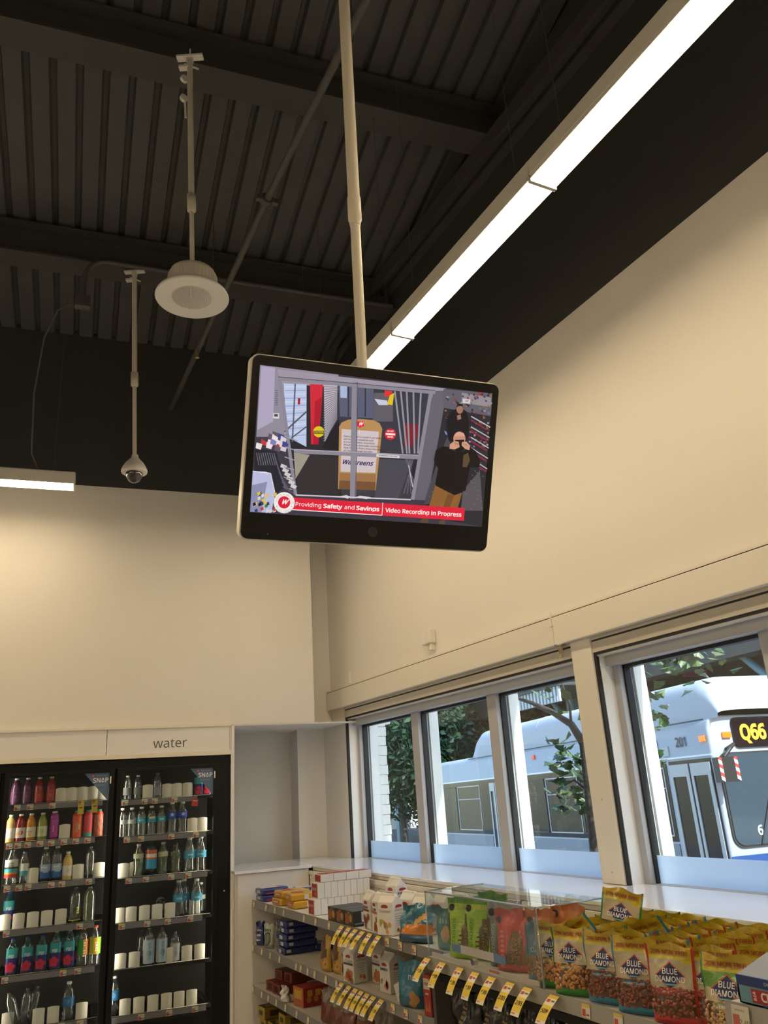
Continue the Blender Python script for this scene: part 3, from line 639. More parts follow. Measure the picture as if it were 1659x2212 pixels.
for dk, (s0, s1, rows) in SH.items():
    for ri, (z, a, b, tags) in enumerate(rows):
        m = MB(); m.box(X(s0-.02), X(s1+.02), .10, .62, z-.018, z-.012); m.box(X(s0-.02), X(s1+.02), .095, .105, z-.022, z-.002)
        for k in range(26):
            s = s0+(s1-s0)*(k+.5)/26; m.box(X(s-.002), X(s+.002), .10, .62, z-.012, z-.002)
        sh_ = m.build('shelf', BLK, CO); SHELF[dk, ri] = (sh_, z)
        m = MB(); m.tube([(X(s0), .093, z+.004), (X(s1), .093, z+.004)], .0025, 6); m.build('front_wire', mat('chrome', (.7, .7, .7), .2, metal=1), sh_)
        if a is not None:
            m = MB(); m.box(X(a), X(b), .088, .094, z-.038, z-.002); m.build('price_rail', RAIL, sh_)
        for s, k in tags: link('price_tag', TM[k], sh_, (X(s), .087, z-.02))
for s, z, w_ in ((.02, 1.675, 'y'), (.115, 1.68, 'y')):          # yellow hanging tags on the top left shelf
    m = MB(); m.box(-.021, .021, -.001, 0, -.075, .02, (.74, .60, .10)); f = lambda x, y: (x, -.0014, y); m.rect(f, -.018, -.01, .0, .014, (.55, .12, .06)); m.rect(f, -.021, -.005, .021, .0, (.74, .7, .6)); m.rect(f, -.012, -.036, .012, -.026, (.2, .16, .04)); m.build('sale_tag', V1, SHELF['L', 0][0], (X(s), .08, z))
m = MB(); m.box(-.024, .024, -.001, 0, -.05, .005, (.62, .05, .03)); m.rect(lambda x, y: (x, -.0014, y), -.016, -.014, .016, -.009, (.8, .7, .6)); m.build('sale_tag', V1, SHELF['R', 0][0], (X(.845), .08, 1.655), (0, .12, 0))
PU = {('L', 0): [-.123, -.049, .026, .1, .168], ('L', 1): [-.082], ('L', 2): [-.274, .029, .183-.012], ('L', 3): [-.43, -.342, -.251, -.161, -.069], ('L', 5): [-.359, -.169, -.077, .105], ('R', 0): [.492, .637, .712, .791], ('R', 1): [.832, .905], ('R', 2): [.34, .425], ('R', 3): [.324, .407, .5, .589, .68, .865], ('R', 4): [.347, .441, .70, .808, .9], ('R', 5): [.391, .484, .579, .672, .76, .849]}
for k, ss in PU.items():
    for s in ss: link('pusher', PM, SHELF[k][0], (X(s), .125 if k not in (('R', 2), ('R', 3)) or s not in (.425, .865) else .20, SHELF[k][1]-.002))
# ================================================================== BOTTLES
PET = glassmat('clear_pet', (.88, .91, .91), .10, 1.0, .06, .05, (.8, .86, .86))
PETB = glassmat('teal_pet', (.30, .62, .66), .08, .8, .05, .38, (.02, .30, .36))
PETG = glassmat('green_pet', (.72, .80, .62), .10, .9, .05, .12, (.5, .6, .4))
CAPW = mat('cap_white', (.82, .81, .77), .35)
def cyl(r, sq=0):
    def f(x, z, o=0):
        a = x/r; s_, c_ = math.sin(a), math.cos(a)
        q = (abs(s_)**sq+abs(c_)**sq)**(-1/sq) if sq else 1
        return ((r+o)*s_*q, -(r+o)*c_*q, z)
    return f
PROF = {'water': [(.80, 0), (.97, .015), (1, .04), (.96, .10), (1, .16), (.95, .22), (1, .28), (.95, .34), (1, .40), (.97, .44), (.97, .62), (1, .66), (.93, .74), (.68, .84), (.42, .895), (.38, .91), (.38, .945)],
        'smooth': [(.82, 0), (.98, .015), (1, .05), (1, .58), (.97, .66), (.84, .76), (.58, .86), (.42, .90), (.40, .945)],
        'wide': [(.80, 0), (.95, .02), (1, .06), (.9, .22), (.86, .30), (.98, .42), (1, .6), (.96, .7), (.70, .82), (.5, .89), (.48, .94)],
        'tall': [(.84, 0), (1, .012), (1, .68), (.92, .77), (.62, .86), (.36, .91), (.34, .96)],
        'can': [(.86, 0), (1, .03), (1, .80), (.95, .87), (.70, .92), (.66, .94)]}
def bottle(kind, r, h, body, cap=None, label=None, z0=0, z1=0, sq=0, capr=None, marks=()):
    """prototype bottle: body + optional cap + label band; label is colour or fn(u,v); marks are callables drawn on the label"""
    o = link('drink_bottle', None)
    pf = PROF[kind]; capr = capr or .44
    m = MB(); m.lathe([(a*r, b*h) for a, b in pf], 20 if not sq else 24, sq=sq); m.build('body', body, o)
    if cap is not None:
        m = MB(); m.lathe([(capr*r, .935*h), (capr*r*1.02, .94*h), (capr*r, .995*h), (capr*r*.9, h)], 16); m.build('cap', cap, o)
    if label is not None:
        m = MB(); f = cyl(r+.0008, sq); L = 2*math.pi*r
        m.grid(28, 10, lambda u, v: f((u-.5)*L, z0*h+(z1-z0)*h*v), (label if callable(label) else lambda u, v: label))
        for mk in marks: mk(m, lambda x, z: f(x, z, .0006), r, h)
        m.build('label', V1, o)
    return o
def T_(t, z, size, col, rot=0, bold=.015, x=0): return lambda m, f, r, h: m.text(f, t, x, z*h, size, col, rot=rot, bold=bold)
def D_(z, rad, col, x=0, ry=None): return lambda m, f, r, h: m.disc(f, x, z*h, rad, col, 14, ry)
def pm(nm, c): return mat(nm, c, .18, coat=.4)
def bandfn(*st):
    "stops (v_top, colour) from the bottom"
    return lambda u, v: next(c for t, c in st if v <= t)
flw = lambda m, f, r, h: [m.disc(f, .017*math.cos(a)-.004, .22*h+.019*math.sin(a), .0145, (.62, .02, .07), 10) for a in (0.3, 1.5, 2.8, 4.0, 5.2)]+[m.disc(f, -.004, .22*h, .006, (.35, .03, .02), 8)]
FJ = bandfn((.55, (.012, .02, .16)), (.62, (.02, .10, .25)), (1, (.03, .33, .38)))
KB = {
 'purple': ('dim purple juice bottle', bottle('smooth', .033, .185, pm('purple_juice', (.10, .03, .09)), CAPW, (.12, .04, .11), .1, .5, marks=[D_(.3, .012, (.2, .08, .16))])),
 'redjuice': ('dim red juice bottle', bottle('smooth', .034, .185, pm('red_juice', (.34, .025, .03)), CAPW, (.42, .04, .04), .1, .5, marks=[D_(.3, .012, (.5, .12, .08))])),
 'cream': ('cream coloured drink bottle', bottle('smooth', .034, .19, pm('cream_juice', (.62, .45, .16)), CAPW, (.74, .72, .66), .16, .52, marks=[D_(.34, .013, (.6, .56, .5))])),
 'berry': ('dark red drink bottle with fruit label', bottle('smooth', .034, .19, pm('berry_juice', (.26, .012, .015)), CAPW, (.74, .68, .66), .16, .52, marks=[D_(.34, .015, (.6, .05, .1), .01), D_(.30, .01, (.8, .4, .05), -.014)])),
 'orange': ('orange drink bottle with white label', bottle('smooth', .034, .19, pm('orange_juice', (.55, .22, .015)), CAPW, (.76, .70, .58), .16, .52, marks=[T_('~~~~~', .36, .014, (.4, .3, .2)), D_(.26, .012, (.8, .5, .2))])),
 'lime': ('olive green drink bottle with lime label', bottle('smooth', .034, .19, pm('lime_juice', (.26, .30, .06)), CAPW, (.70, .74, .55), .16, .52, marks=[D_(.34, .018, (.35, .45, .08)), D_(.34, .0145, (.74, .76, .6)), D_(.34, .011, (.55, .62, .2))])),
 'magenta': ('magenta bottle with white cap', bottle('can', .03, .195, pm('magenta_sleeve', (.36, .03, .30)), CAPW, (.42, .05, .36), .1, .7, capr=.62, marks=[T_('~~~~', .4, .016, (.75, .5, .72), R(90))])),
 'coral': ('bright orange sleeve bottle with white lettering', bottle('can', .034, .19, pm('coral_sleeve', (.78, .11, .03)), mat('cap_teal', (.05, .5, .45), .35), (.80, .13, .04), .04, .8, capr=.6, marks=[T_('~~~~~', .42, .022, (.2, .6, .5), R(90)), T_('~~~~~', .42, .012, (.85, .7, .6), R(90), x=.016)])),
 'pink': ('pink and teal sleeve bottle with teal cap', bottle('can', .031, .19, pm('pink_sleeve', (.70, .07, .09)), mat('cap_teal', (.05, .5, .45), .35), bandfn((.22, (.12, .42, .38)), (1, (.74, .09, .12))), .04, .8, capr=.6)),
 'peach': ('coral patterned sleeve bottle with teal cap', bottle('can', .031, .19, pm('peach_sleeve', (.74, .10, .06)), mat('cap_teal', (.05, .5, .45), .35), lambda u, v: ((.12, .42, .38) if math.sin(u*40+v*9) > .75 else (.80, .20, .06) if math.sin(v*17+u*21) > .3 else (.74, .10, .09)), .04, .8, capr=.6)),
 'art': ('clear bottle with striped rainbow label', bottle('wide', .043, .245, PET, None, lambda u, v: ((.75, .74, .7) if v > .62 else (.03, .03, .04) if v > .5 else (.05, .42, .45) if v > .34 else (.7, .3, .05) if v > .2 else (.55, .05, .04)), .2, .68, marks=[T_('LIFE', .58, .02, (.05, .05, .05)), T_('WTR', .51, .02, (.05, .05, .05))])),
 'pale': ('clear bottle with white and teal label', bottle('wide', .034, .225, PET, mat('cap_black', (.02, .02, .02), .4), bandfn((.35, (.08, .38, .42)), (1, (.70, .74, .74))), .25, .6)),
 'droplet': ('tall clear bottle with blue droplet label and white cap', bottle('tall', .036, .235, PET, CAPW, lambda u, v: ((.02, .12, .40) if v < .45+.08*math.sin(u*20) else (.35, .48, .62)), .12, .5, marks=[T_('~~~~~', .42, .014, (.8, .82, .86))])),
 'bare': ('clear unlabelled bottle with thin neck', bottle('tall', .034, .22, PET, None)),
 'cap_dark': ('clear bottle with black and yellow lettering', bottle('tall', .04, .24, PET, None, bandfn((.25, (.62, .6, .04)), (1, (.03, .03, .03))), .08, .14, marks=[T_('DEL', .36, .034, (.05, .04, .02), R(90), .03), T_('~~~', .36, .026, (.62, .58, .05), R(90), .02, .022)])),
 'yell': ('clear ribbed bottle with yellowish tint', bottle('water', .042, .24, PETG, None)),
 'fiji': ('square teal bottle with pink flower label and blue cap', bottle('smooth', .036, .225, PETB, mat('cap_blue', (.02, .05, .42), .35), FJ, .06, .74, sq=5, capr=.40, marks=[T_('FIJI', .52, .027, (.78, .80, .84), 0, .02), flw])),
 'fijit': ('square teal bottle with flower label and clear sport cap', bottle('smooth', .036, .245, PETB, mat('cap_clear', (.55, .56, .55), .2), FJ, .06, .70, sq=5, capr=.36, marks=[T_('FIJI', .50, .027, (.78, .80, .84), 0, .02), flw])),
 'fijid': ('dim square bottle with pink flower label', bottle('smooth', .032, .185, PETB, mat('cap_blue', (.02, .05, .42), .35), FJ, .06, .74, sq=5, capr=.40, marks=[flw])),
 'core': ('clear bottle with green and orange label and orange cap', bottle('smooth', .038, .25, PET, mat('cap_orange', (.72, .15, .03), .35), lambda u, v: (.05, .30, .03) if u < .52 else (.70, .20, .02), .28, .68, marks=[T_('~~~~~~~', .48, .026, (.8, .78, .5), R(90), .02, .012)])),
 'core2': ('clear bottle with yellow green label and orange cap', bottle('smooth', .038, .25, PET, mat('cap_orange', (.72, .15, .03), .35), lambda u, v: (.45, .55, .04) if u < .47 else (.70, .26, .02) if u < .53 else (.22, .45, .04), .28, .70, marks=[T_('~~~~', .48, .026, (.85, .85, .75), R(90), .02, .008)])),
 'bluelab': ('clear bottle with deep blue label near the base', bottle('tall', .037, .235, PET, CAPW, (.02, .15, .36), .36, .62, marks=[D_(.5, .014, (.1, .3, .55))])),
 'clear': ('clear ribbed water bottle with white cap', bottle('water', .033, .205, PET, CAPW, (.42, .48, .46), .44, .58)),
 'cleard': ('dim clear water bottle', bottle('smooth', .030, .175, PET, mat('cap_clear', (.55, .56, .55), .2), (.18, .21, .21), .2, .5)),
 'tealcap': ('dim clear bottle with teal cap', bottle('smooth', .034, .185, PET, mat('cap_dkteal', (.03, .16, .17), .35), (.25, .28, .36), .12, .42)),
 'dasani': ('ribbed water bottle with light blue label and white cap', bottle('water', .034, .205, PET, CAPW, bandfn((1, (.03, .36, .52))), .45, .63, marks=[T_('~~~~', .54, .014, (.7, .8, .84))])),
 'polar': ('ribbed water bottle with blue and cream label', bottle('water', .034, .208, PET, CAPW, lambda u, v: (.66, .60, .30) if v > .6 and .4 < u < .62 else (.03, .33, .50), .45, .63)),
 'aqua': ('water bottle with dark blue mountain label', bottle('wide', .037, .225, PET, CAPW, bandfn((.2, (.01, .05, .32)), (.75, (.03, .09, .50)), (1, (.01, .04, .28))), .48, .70, marks=[D_(.6, .011, (.5, .55, .7))])),
 'spring': ('clear green tinted bottle with no label', bottle('wide', .036, .225, PETG, mat('cap_pale', (.6, .55, .5), .35), (.46, .50, .34), .56, .70)),
 'essentia': ('tall bottle with blue and orange label', bottle('tall', .040, .245, glassmat('blue_pet', (.45, .62, .68), .08, .8, .05, .2, (.05, .16, .2)), None, bandfn((.5, (.02, .28, .55)), (.62, (.62, .12, .03)), (.8, (.7, .7, .66)), (1, (.55, .10, .03))), .2, .72)),
 'dark': ('dark clear bottle with black cap', bottle('wide', .038, .215, PETG, mat('cap_black', (.02, .02, .02), .4))),
 'icel': ('tall pale blue glacier label bottle', bottle('tall', .039, .25, PET, None, lambda u, v: (.40, .52, .62) if .32 < u < .68 else (.66, .70, .72), .06, .66, marks=[D_(.32, .017, (.12, .28, .40)), T_('ICELANDIC', .37, .026, (.12, .2, .3), R(-90), .01)])),
 'icels': ('small clear bottle with pale glacier label', bottle('tall', .034, .205, PET, None, lambda u, v: (.55, .62, .62) if .3 < u < .7 else (.66, .68, .62), .06, .60, marks=[D_(.3, .013, (.25, .38, .45)), T_('ICELAND', .34, .02, (.15, .22, .3), R(-90), .01)])),
}
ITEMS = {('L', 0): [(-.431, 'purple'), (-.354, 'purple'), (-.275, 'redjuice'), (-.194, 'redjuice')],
 ('L', 1): [(-.446, 'cream'), (-.381, 'berry'), (-.312, 'orange'), (-.235, 'lime'), (-.155, 'magenta'), (.001, 'coral'), (.077, 'pink'), (.150, 'peach')],
 ('L', 2): [(-.418, 'art'), (-.335, 'pale'), (-.196, 'droplet'), (-.120, 'droplet'), (-.046, 'cream'), (.108, 'bare')],
 ('L', 3): [(-.425, 'fiji', .22), (.022, 'cap_dark'), (.118, 'yell')],
 ('L', 4): [(-.364, 'fiji'), (-.272, 'fiji'), (-.177, 'fiji'), (-.088, 'fijit'), (.002, 'fijit'), (.09, 'core'), (.17, 'core2'), (-.05, 'fijit', .2), (.035, 'fijit', .2)],
 ('L', 5): [(-.305, 'bare', 0, .30), (-.262, 'bare', .02, -.06), (-.222, 'bare', .07, -.16), (.016, 'bluelab')],
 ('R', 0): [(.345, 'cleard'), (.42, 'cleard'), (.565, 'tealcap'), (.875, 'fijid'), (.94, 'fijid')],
 ('R', 1): [(.318, 'clear'), (.385, 'clear'), (.455, 'dasani'), (.529, 'polar'), (.601, 'dasani'), (.68, 'aqua'), (.758, 'aqua')],
 ('R', 2): [(.445, 'spring'), (.536, 'essentia'), (.622, 'spring'), (.714, 'dark'), (.815, 'dasani2'), (.901, 'dasani2'), (.85, 'dasani2', .18)],
 ('R', 3): [(.745, 'dasani2', .02), (.792, 'dasani2', .10), (.874, 'dasani2'), (.925, 'clear', .14)],
 ('R', 4): [(.541, 'icel'), (.632, 'icel'), (.726, 'icels'), (.50, 'bare', .16)],
 ('R', 5): [(.318, 'bluelab', .08)]}
KB['dasani2'] = ('large water bottle with sky blue label and white cap', bottle('wide', .041, .245, PET, CAPW, (.05, .34, .56), .40, .60, marks=[T_('~~~~', .5, .016, (.65, .75, .8))]))
used = set()
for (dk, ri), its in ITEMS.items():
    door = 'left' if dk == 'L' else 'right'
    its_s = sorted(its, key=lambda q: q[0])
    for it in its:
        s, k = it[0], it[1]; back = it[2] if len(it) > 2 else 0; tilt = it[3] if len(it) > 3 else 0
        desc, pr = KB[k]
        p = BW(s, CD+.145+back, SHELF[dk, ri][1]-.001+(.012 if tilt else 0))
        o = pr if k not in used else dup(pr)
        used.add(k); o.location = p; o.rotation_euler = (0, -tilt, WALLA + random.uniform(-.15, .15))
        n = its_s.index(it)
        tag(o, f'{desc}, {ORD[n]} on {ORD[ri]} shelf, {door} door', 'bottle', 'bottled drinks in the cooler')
# one bottle lying on its side behind the pushers, base towards the glass
o = dup(KB['clear'][1]); o.location = BW(.632, CD+.22, .845+.075); o.rotation_euler = (-1.45, 0, WALLA); o['label'] = 'clear bottle lying down behind pushers, fourth shelf, right door'
for k, (d_, pr) in KB.items():
    if k not in used:
        for c in list(pr.children): bpy.data.objects.remove(c)
        bpy.data.objects.remove(pr)
# ================================================================== COUNTERS
ct = thing('window_counter', 'glossy white counter ledge running under the windows', 'counter', (2.435, 2, 0))
q = lambda x, y: (x-2.435, y-2)
m = MB(); m.prism([q(2.437, -3), q(2.955, -3), q(2.955, 6.345), q(2.866, 6.345), q(2.866, 6.858), q(2.505, 6.90), q(2.437, 6.158)], 1.118, 1.135); m.build('worktop', COUNTER, ct, bevel=.003)
m = MB(); m.box(.006, .03, -5, 4.14, 1.098, 1.116); m.build('edge_rail', mat('edge_strip', (.60, .58, .54), .4), ct)
m = MB(); m.box(.03, .42, -5, 4.1, 0, 1.112); m.build('base', WHITE_LAM, ct)
cc = thing('corner_counter', 'white cabinet with counter top in the niche beside the coolers', 'counter', BW(1.40, 6.40, 0), WALLA)
m = MB(); m.box(-.272, .262, 0, .72, 0, 1.113); m.build('cabinet', mat('white_cabinet', (.77, .75, .72), .4), cc, bevel=.002)
m = MB(); m.prism([(-.298, -.02), (.2835, -.02), (.262, .74), (-.272, .74), (-.272, .135), (-.298, .135)], 1.116, 1.135); m.build('worktop', COUNTER, cc, bevel=.002)
# ================================================================== GONDOLA UNITS
PEG = mat('pegboard', (.70, .65, .55), .5)
SHM = mat('shelf_metal', (.66, .63, .57), .4)
RAIL2 = mat('grey_price_channel', (.22, .21, .205), .45)
RAIL3 = mat('pale_price_channel', (.36, .34, .31), .45)
rt_g = random.Random(2)
HM_ = {t: hang_mesh(t) for t in ('4.99', '2/$5', '50%')}
def holes(m, y0, y1, z0, z1, x):
    y = y0
    while y < y1:
        z = z0
        while z < z1:
            m.quad((x, y-.0035, z-.003), (x, y-.0035, z+.003), (x, y+.0035, z+.003), (x, y+.0035, z-.003)); z += .03
        y += .03
def gondola(label, y0, y1, x0, levels, ups, railm, skew=0, deco=None):
    o = thing('gondola_shelving', label, 'shelving', (2.42, (y0+y1)/2, 0), 0, 'gondola shelving under the counter'); yc = (y0+y1)/2
    m = MB(); m.box(0, .012, y0-yc, y1-yc-skew, 0, 1.092); m.build('back_panel', PEG, o)
    m = MB(); m.box(-.006, .015, y0-yc, y1-yc-skew, 1.072, 1.096); m.build('top_rail', CREAM, o)
    m = MB(); holes(m, y0-yc+.02, y1-yc-skew, .96, 1.065, -.0012); h = m.build('peg_holes', RUB, o); h['kind'] = 'stuff'
    for u in ups:
        m = MB(); m.box(-.008, .0, u-yc-.012, u-yc+.012, 0, 1.085); up_ = m.build('upright', PEG, o)
        m = MB()
        for k in range(20): m.box(-.0086, -.0078, u-yc-.002, u-yc+.002, .45+k*.032, .468+k*.032)
        s_ = m.build('slots', RUB, up_); s_['kind'] = 'stuff'
    sh_ = []
    for z in levels:
        m = MB(); m.prism([(x0+.004-2.42, y0-yc), (-.008, y0-yc), (-.008, y1-yc-skew), (x0+.004-2.42, y1-yc)], z-.022, z); s_ = m.build('shelf', SHM, o, bevel=.002)
        m = MB(); a = x0-2.42; m.prism([(a, z-.046), (a+.006, z-.048), (a+.012, z-.002), (a+.004, z+.003)], y0-yc, y1-yc, 'y'); m.build('price_channel', railm, s_)
        sh_.append(s_)
    def put(me, lvl, y, dz=-.022, dx=-.001, tilt=0):
        hang = 'price' not in me.name
        c = link('sale_tag' if hang else 'price_tag', me, sh_[lvl], (x0-2.42+dx, y-yc, levels[lvl]+dz), (R(-36+rt_g.uniform(-5, 5)) if hang else R(-6), tilt, -math.pi/2)); return c
    return o, put
# price tags face -x : mesh front is -y, turned by -90 deg
TW = TM['w']; TSM = {}
def small_tag(kind):
    m = MB(); w_ = .014 if kind == 'n' else .02
    m.box(-w_, w_, -.001, 0, -.019, .019, (.70, .67, .58)); f = lambda x, y: (x, -.0014, y)
    m.rect(f, -w_, .010, w_, .019, (.70, .52, .10)); m.rect(f, -w_*.85, -.016, -w_*.05, .004, (.55, .08, .05) if kind != 'n' else (.72, .66, .5)); m.rect(f, w_*.1, -.013, w_*.8, -.008, (.1, .1, .1))
    return m.mesh('price_tag', [V1])
TN, TB = small_tag('n'), small_tag('b')
G1, put1 = gondola('beige pegboard shelving with cookies in the far corner', 3.48, 6.205, 1.985, (.935, .65, .39, .13), (6.12, 5.34, 4.56, 3.64), RAIL2, .052)
G2, put2 = gondola('beige pegboard shelving with nut bags near the camera', .9, 3.44, 1.885, (.935, .45), (2.3, 1.1), RAIL3)
for y in (6.152, 5.884, 5.701, 5.527, 5.16, 4.969, 4.763): put1(TN, 0, y)
for y in (4.017, 3.878, 3.737): put1(TB, 0, y)
for y in (4.559, 4.465, 4.375, 4.288, 4.198, 4.095): put1(HM_['4.99'], 0, y, -.004, -.004)
for y in (6.178, 5.982, 5.807, 5.622, 5.315, 5.235, 5.119, 5.007, 4.838, 4.684): put1(TN, 1, y)
for y in (3.995, 3.861, 3.722): put1(TB, 1, y)
for y in (4.589, 4.49, 4.407, 4.338, 4.266, 4.19, 4.101): put1(HM_['4.99'], 1, y, -.004, -.004)
for y in (6.183, 5.99, 5.854, 5.697, 5.522, 5.324, 5.131): put1(TN, 2, y)
for i, y in enumerate((3.417, 3.291, 3.152, 3.036, 2.92, 2.799, 2.692, 2.542)): put2(HM_['4.99' if i < 5 else '2/$5' if i < 7 else '50%'], 0, y, -.004, -.004)
for y in (2.39, 2.238, 2.05): put2(TB, 0, y)
m = MB(); m.box(-.52, -.02, -.012, .012, 0, .905); m.build('end_panel', mat('dark_end_panel', (.075, .07, .062), .5), G2, (0, 1.255, 0))
m = MB(); m.box(-.515, -.50, -1.25, 1.2, .85, .875); m.build('hook_bar', BLK, G2)
# ================================================================== GROCERY BUILDERS
WAX = lambda c: c
def pouch(name, w, h, th, cfn, marks=(), top=.12, nuts=None, seed=0, crumple=.004):
    """stand-up pouch: gusseted base, pillow belly, flat crimped top; faces -Y, base at z=0"""
    o = link(name, None); r = random.Random(seed); ph = [r.uniform(0, 6.28) for _ in range(6)]
    def prof(v): return (min(1, (v+.02)/.10)**.5)*(1-max(0, (v-.25)/(1-.25-top))**1.3 if v < 1-top else 0)+.03
    def fr(u, v, o_=0, sg=-1):
        a = 2*u-1; wob = crumple*(math.sin(7*u+5*v+ph[0])+math.sin(13*v-6*u+ph[1])*.7+.5*math.sin(23*u+ph[2])*v)
        t = th/2*prof(v)*(1-a*a)**.55 if abs(a) < 1 else 0
        return (a*w/2*(1-.03*math.sin(v*3.1)), sg*(t+o_)+wob*(v**.7), h*v+(.006*math.sin(9*u+ph[3]) if v > .97 else 0))
    m = MB(); m.grid(20, 26, lambda u, v: fr(u, v), cfn); m.grid(12, 10, lambda u, v: fr(1-u, v, 0, 1), lambda u, v: cfn(u, v)); m.build('bag', VG, o)
    if marks:
        m = MB(); m.sub = 6
        for k, mk in enumerate(marks): mk(m, (lambda k: lambda x, z: fr(min(.999, max(.001, .5+x/w)), min(.999, max(0, z/h)), .0010+.0004*k))(k), w, h)
        m.build('printing', V1, o)
    if nuts:
        m = MB(); c0, c1, (u0, u1, v0, v1), sz = nuts
        n = int(2.2*(u1-u0)*w*(v1-v0)*h/(sz*sz*.75))
        for k in range(n):
            for _ in range(8):
                u, v = r.uniform(u0, u1), r.uniform(v0, v1)
            p = Vector(fr(u, v)); a = r.uniform(0, math.pi); f_ = r.random(); col = tuple(c0[i]+(c1[i]-c0[i])*f_ for i in range(3))
            L, W_ = sz*r.uniform(.75, 1), sz*r.uniform(.42, .58); pts = []
            for ring, (rr_, dy) in enumerate(((1, .0), (.72, -.0035), (.3, -.0058))):
                for i in range(8):
                    b = i*math.pi/4; x, z = L*rr_*math.cos(b)*(.5 if math.cos(b) > 0 else .58), W_*rr_*math.sin(b)*.62
                    pts.append((p.x+x*math.cos(a)-z*math.sin(a), p.y+dy+.0012, p.z+x*math.sin(a)+z*math.cos(a)))
            fs = [(g*8+i, g*8+(i+1) % 8, (g+1)*8+(i+1) % 8, (g+1)*8+i) for g in (0, 1) for i in range(8)]+[tuple(range(16, 24))]
            m.add(pts, [t[::-1] for t in fs] if False else fs, col, True)
        b = m.build('nuts', mat('nut_skin', vcol=True, rough=.3, coat=.25), o); b['kind'] = 'stuff'
    return o
def set_(o, x, y, z, rot, label, cat, group=None, tilt=(0, 0)):
    o.location = (x, y, z); o.rotation_euler = (tilt[0], tilt[1], rot); return tag(o, label, cat, group)
FACE = math.atan2(-.94, .34)      # X axis of a bag turned a little towards the near end of the aisle
# ---- almond bags
def alm(trim, trim2, green=False):
    def c(u, v):
        a = abs(2*u-1); wv = .02*math.sin(u*5)
        if a > .92: return trim
        if v > .80+wv: return (.44, .31, .015) if v > .845+wv else (.54, .42, .03)
        if v < .10: return trim2
        if green and v > .60: return (.10, .26, .03)
        if v > .47: return (.43, .37, .24) if v < .78 else (.38, .36, .28)
        return (.10, .045, .02)
    return c
def dia(sz, cy, ribbon, rtxt):
    def a(m, f, w, h): m.flat(f, [(-sz, cy), (0, cy+sz*.78), (sz, cy), (0, cy-sz*.78)], (.50, .09, .03))
    def b(m, f, w, h): m.flat(f, [(-sz*.9, cy), (0, cy+sz*.70), (sz*.9, cy), (0, cy-sz*.70)], (.012, .016, .10))
    def c(m, f, w, h): m.text(f, 'BLUE', 0, cy+sz*.22, sz*.52, (.74, .74, .72), bold=.01); m.text(f, 'DIAMOND', 0, cy-sz*.20, sz*.50, (.74, .74, .72), bold=.01); m.rect(f, -sz*.45, cy-sz*.52, sz*.45, cy-sz*.44, (.12, .35, .42))
    def d(m, f, w, h): m.rect(f, -sz*.85, cy-sz*1.02, sz*.85, cy-sz*.70, ribbon)
    def e(m, f, w, h): m.text(f, rtxt, 0, cy-sz*.86, sz*.24, (.72, .72, .66)); m.text(f, '20% MORE FREE!', 0, h*.895, .0185, (.30, .03, .01), bold=.015)
    return [a, b, d, c, e]
TR = {'green': ((.03, .17, .02), (.03, .24, .03), (.04, .16, .04), 'Whole Natural', (.44, .20, .06), (.58, .29, .10)), 'blue': ((.03, .17, .28), (.03, .22, .36), (.03, .13, .24), 'Roasted Salted', (.12, .035, .02), (.30, .10, .05)), 'red': ((.38, .03, .02), (.50, .03, .03), (.42, .03, .03), 'Smokehouse', (.18, .045, .03), (.36, .11, .07)), 'bold': ((.04, .20, .02), (.05, .25, .03), (.30, .36, .22), '~~~~~~', (.40, .22, .10), (.55, .34, .18))}
AB = {}
for k, (t1, t2, rb, tx, n0, n1) in TR.items():
    mk = dia(.047, .125, rb, tx)
    if k == 'bold': mk.append(lambda m, f, w, h: m.text(f, 'BOLD', .01, .066, .03, (.62, .50, .18), bold=.02))
    AB[k] = pouch('nut_bag', .15, .205, .062, alm(t1, t2, k == 'bold'), mk, nuts=(n0, n1, (.06, .94, .10, .455), .017), seed=hash(k) % 97 if False else len(k)*7)
ABK = {k: pouch('nut_bag', .15, .205, .05, alm(*TR[k][:2]), dia(.047, .125, *TR[k][2:4]), seed=len(k)*5+1) for k in ('green', 'blue', 'red')}
fr_used = set()
def bag(proto, used_key, *a, **k):
    o = proto if used_key not in fr_used else dup(proto)
    fr_used.add(used_key); return set_(o, *a, **k)
GR = 'bags of almonds on the near shelf'
bag(AB['green'], 'fg', 1.945, 2.615, .937, FACE, 'green trimmed almond bag, left of the two green front bags', 'nut bag', GR, tilt=(-.06, 0))
bag(AB['green'], 'fg', 1.925, 2.485, .937, FACE+.06, 'green trimmed almond bag, right of the two green front bags', 'nut bag', GR, tilt=(-.05, 0))
bag(AB['blue'], 'fb', 1.935, 2.330, .937, FACE-.03, 'blue trimmed almond bag with dark nuts, beside the green front bags', 'nut bag', GR, tilt=(-.05, 0))
bag(AB['blue'], 'fb', 1.925, 2.175, .937, FACE+.04, 'blue trimmed almond bag, beside the red front bag', 'nut bag', GR, tilt=(-.05, 0))
bag(AB['red'], 'fr', 1.925, 2.025, .937, FACE, 'red trimmed almond bag, frontmost of the red bags', 'nut bag', GR, tilt=(-.05, 0))
bag(AB['red'], 'fr', 1.985, 1.925, .937, FACE, 'red trimmed almond bag, half hidden behind the front red bag', 'nut bag', GR, tilt=(-.04, 0))
bag(AB['bold'], 'fo', 1.90, 1.80, .937, FACE-.06, 'green and yellow flavoured almond bag behind the snack bar box', 'nut bag', GR, tilt=(-.12, 0))
rw = random.Random(5)
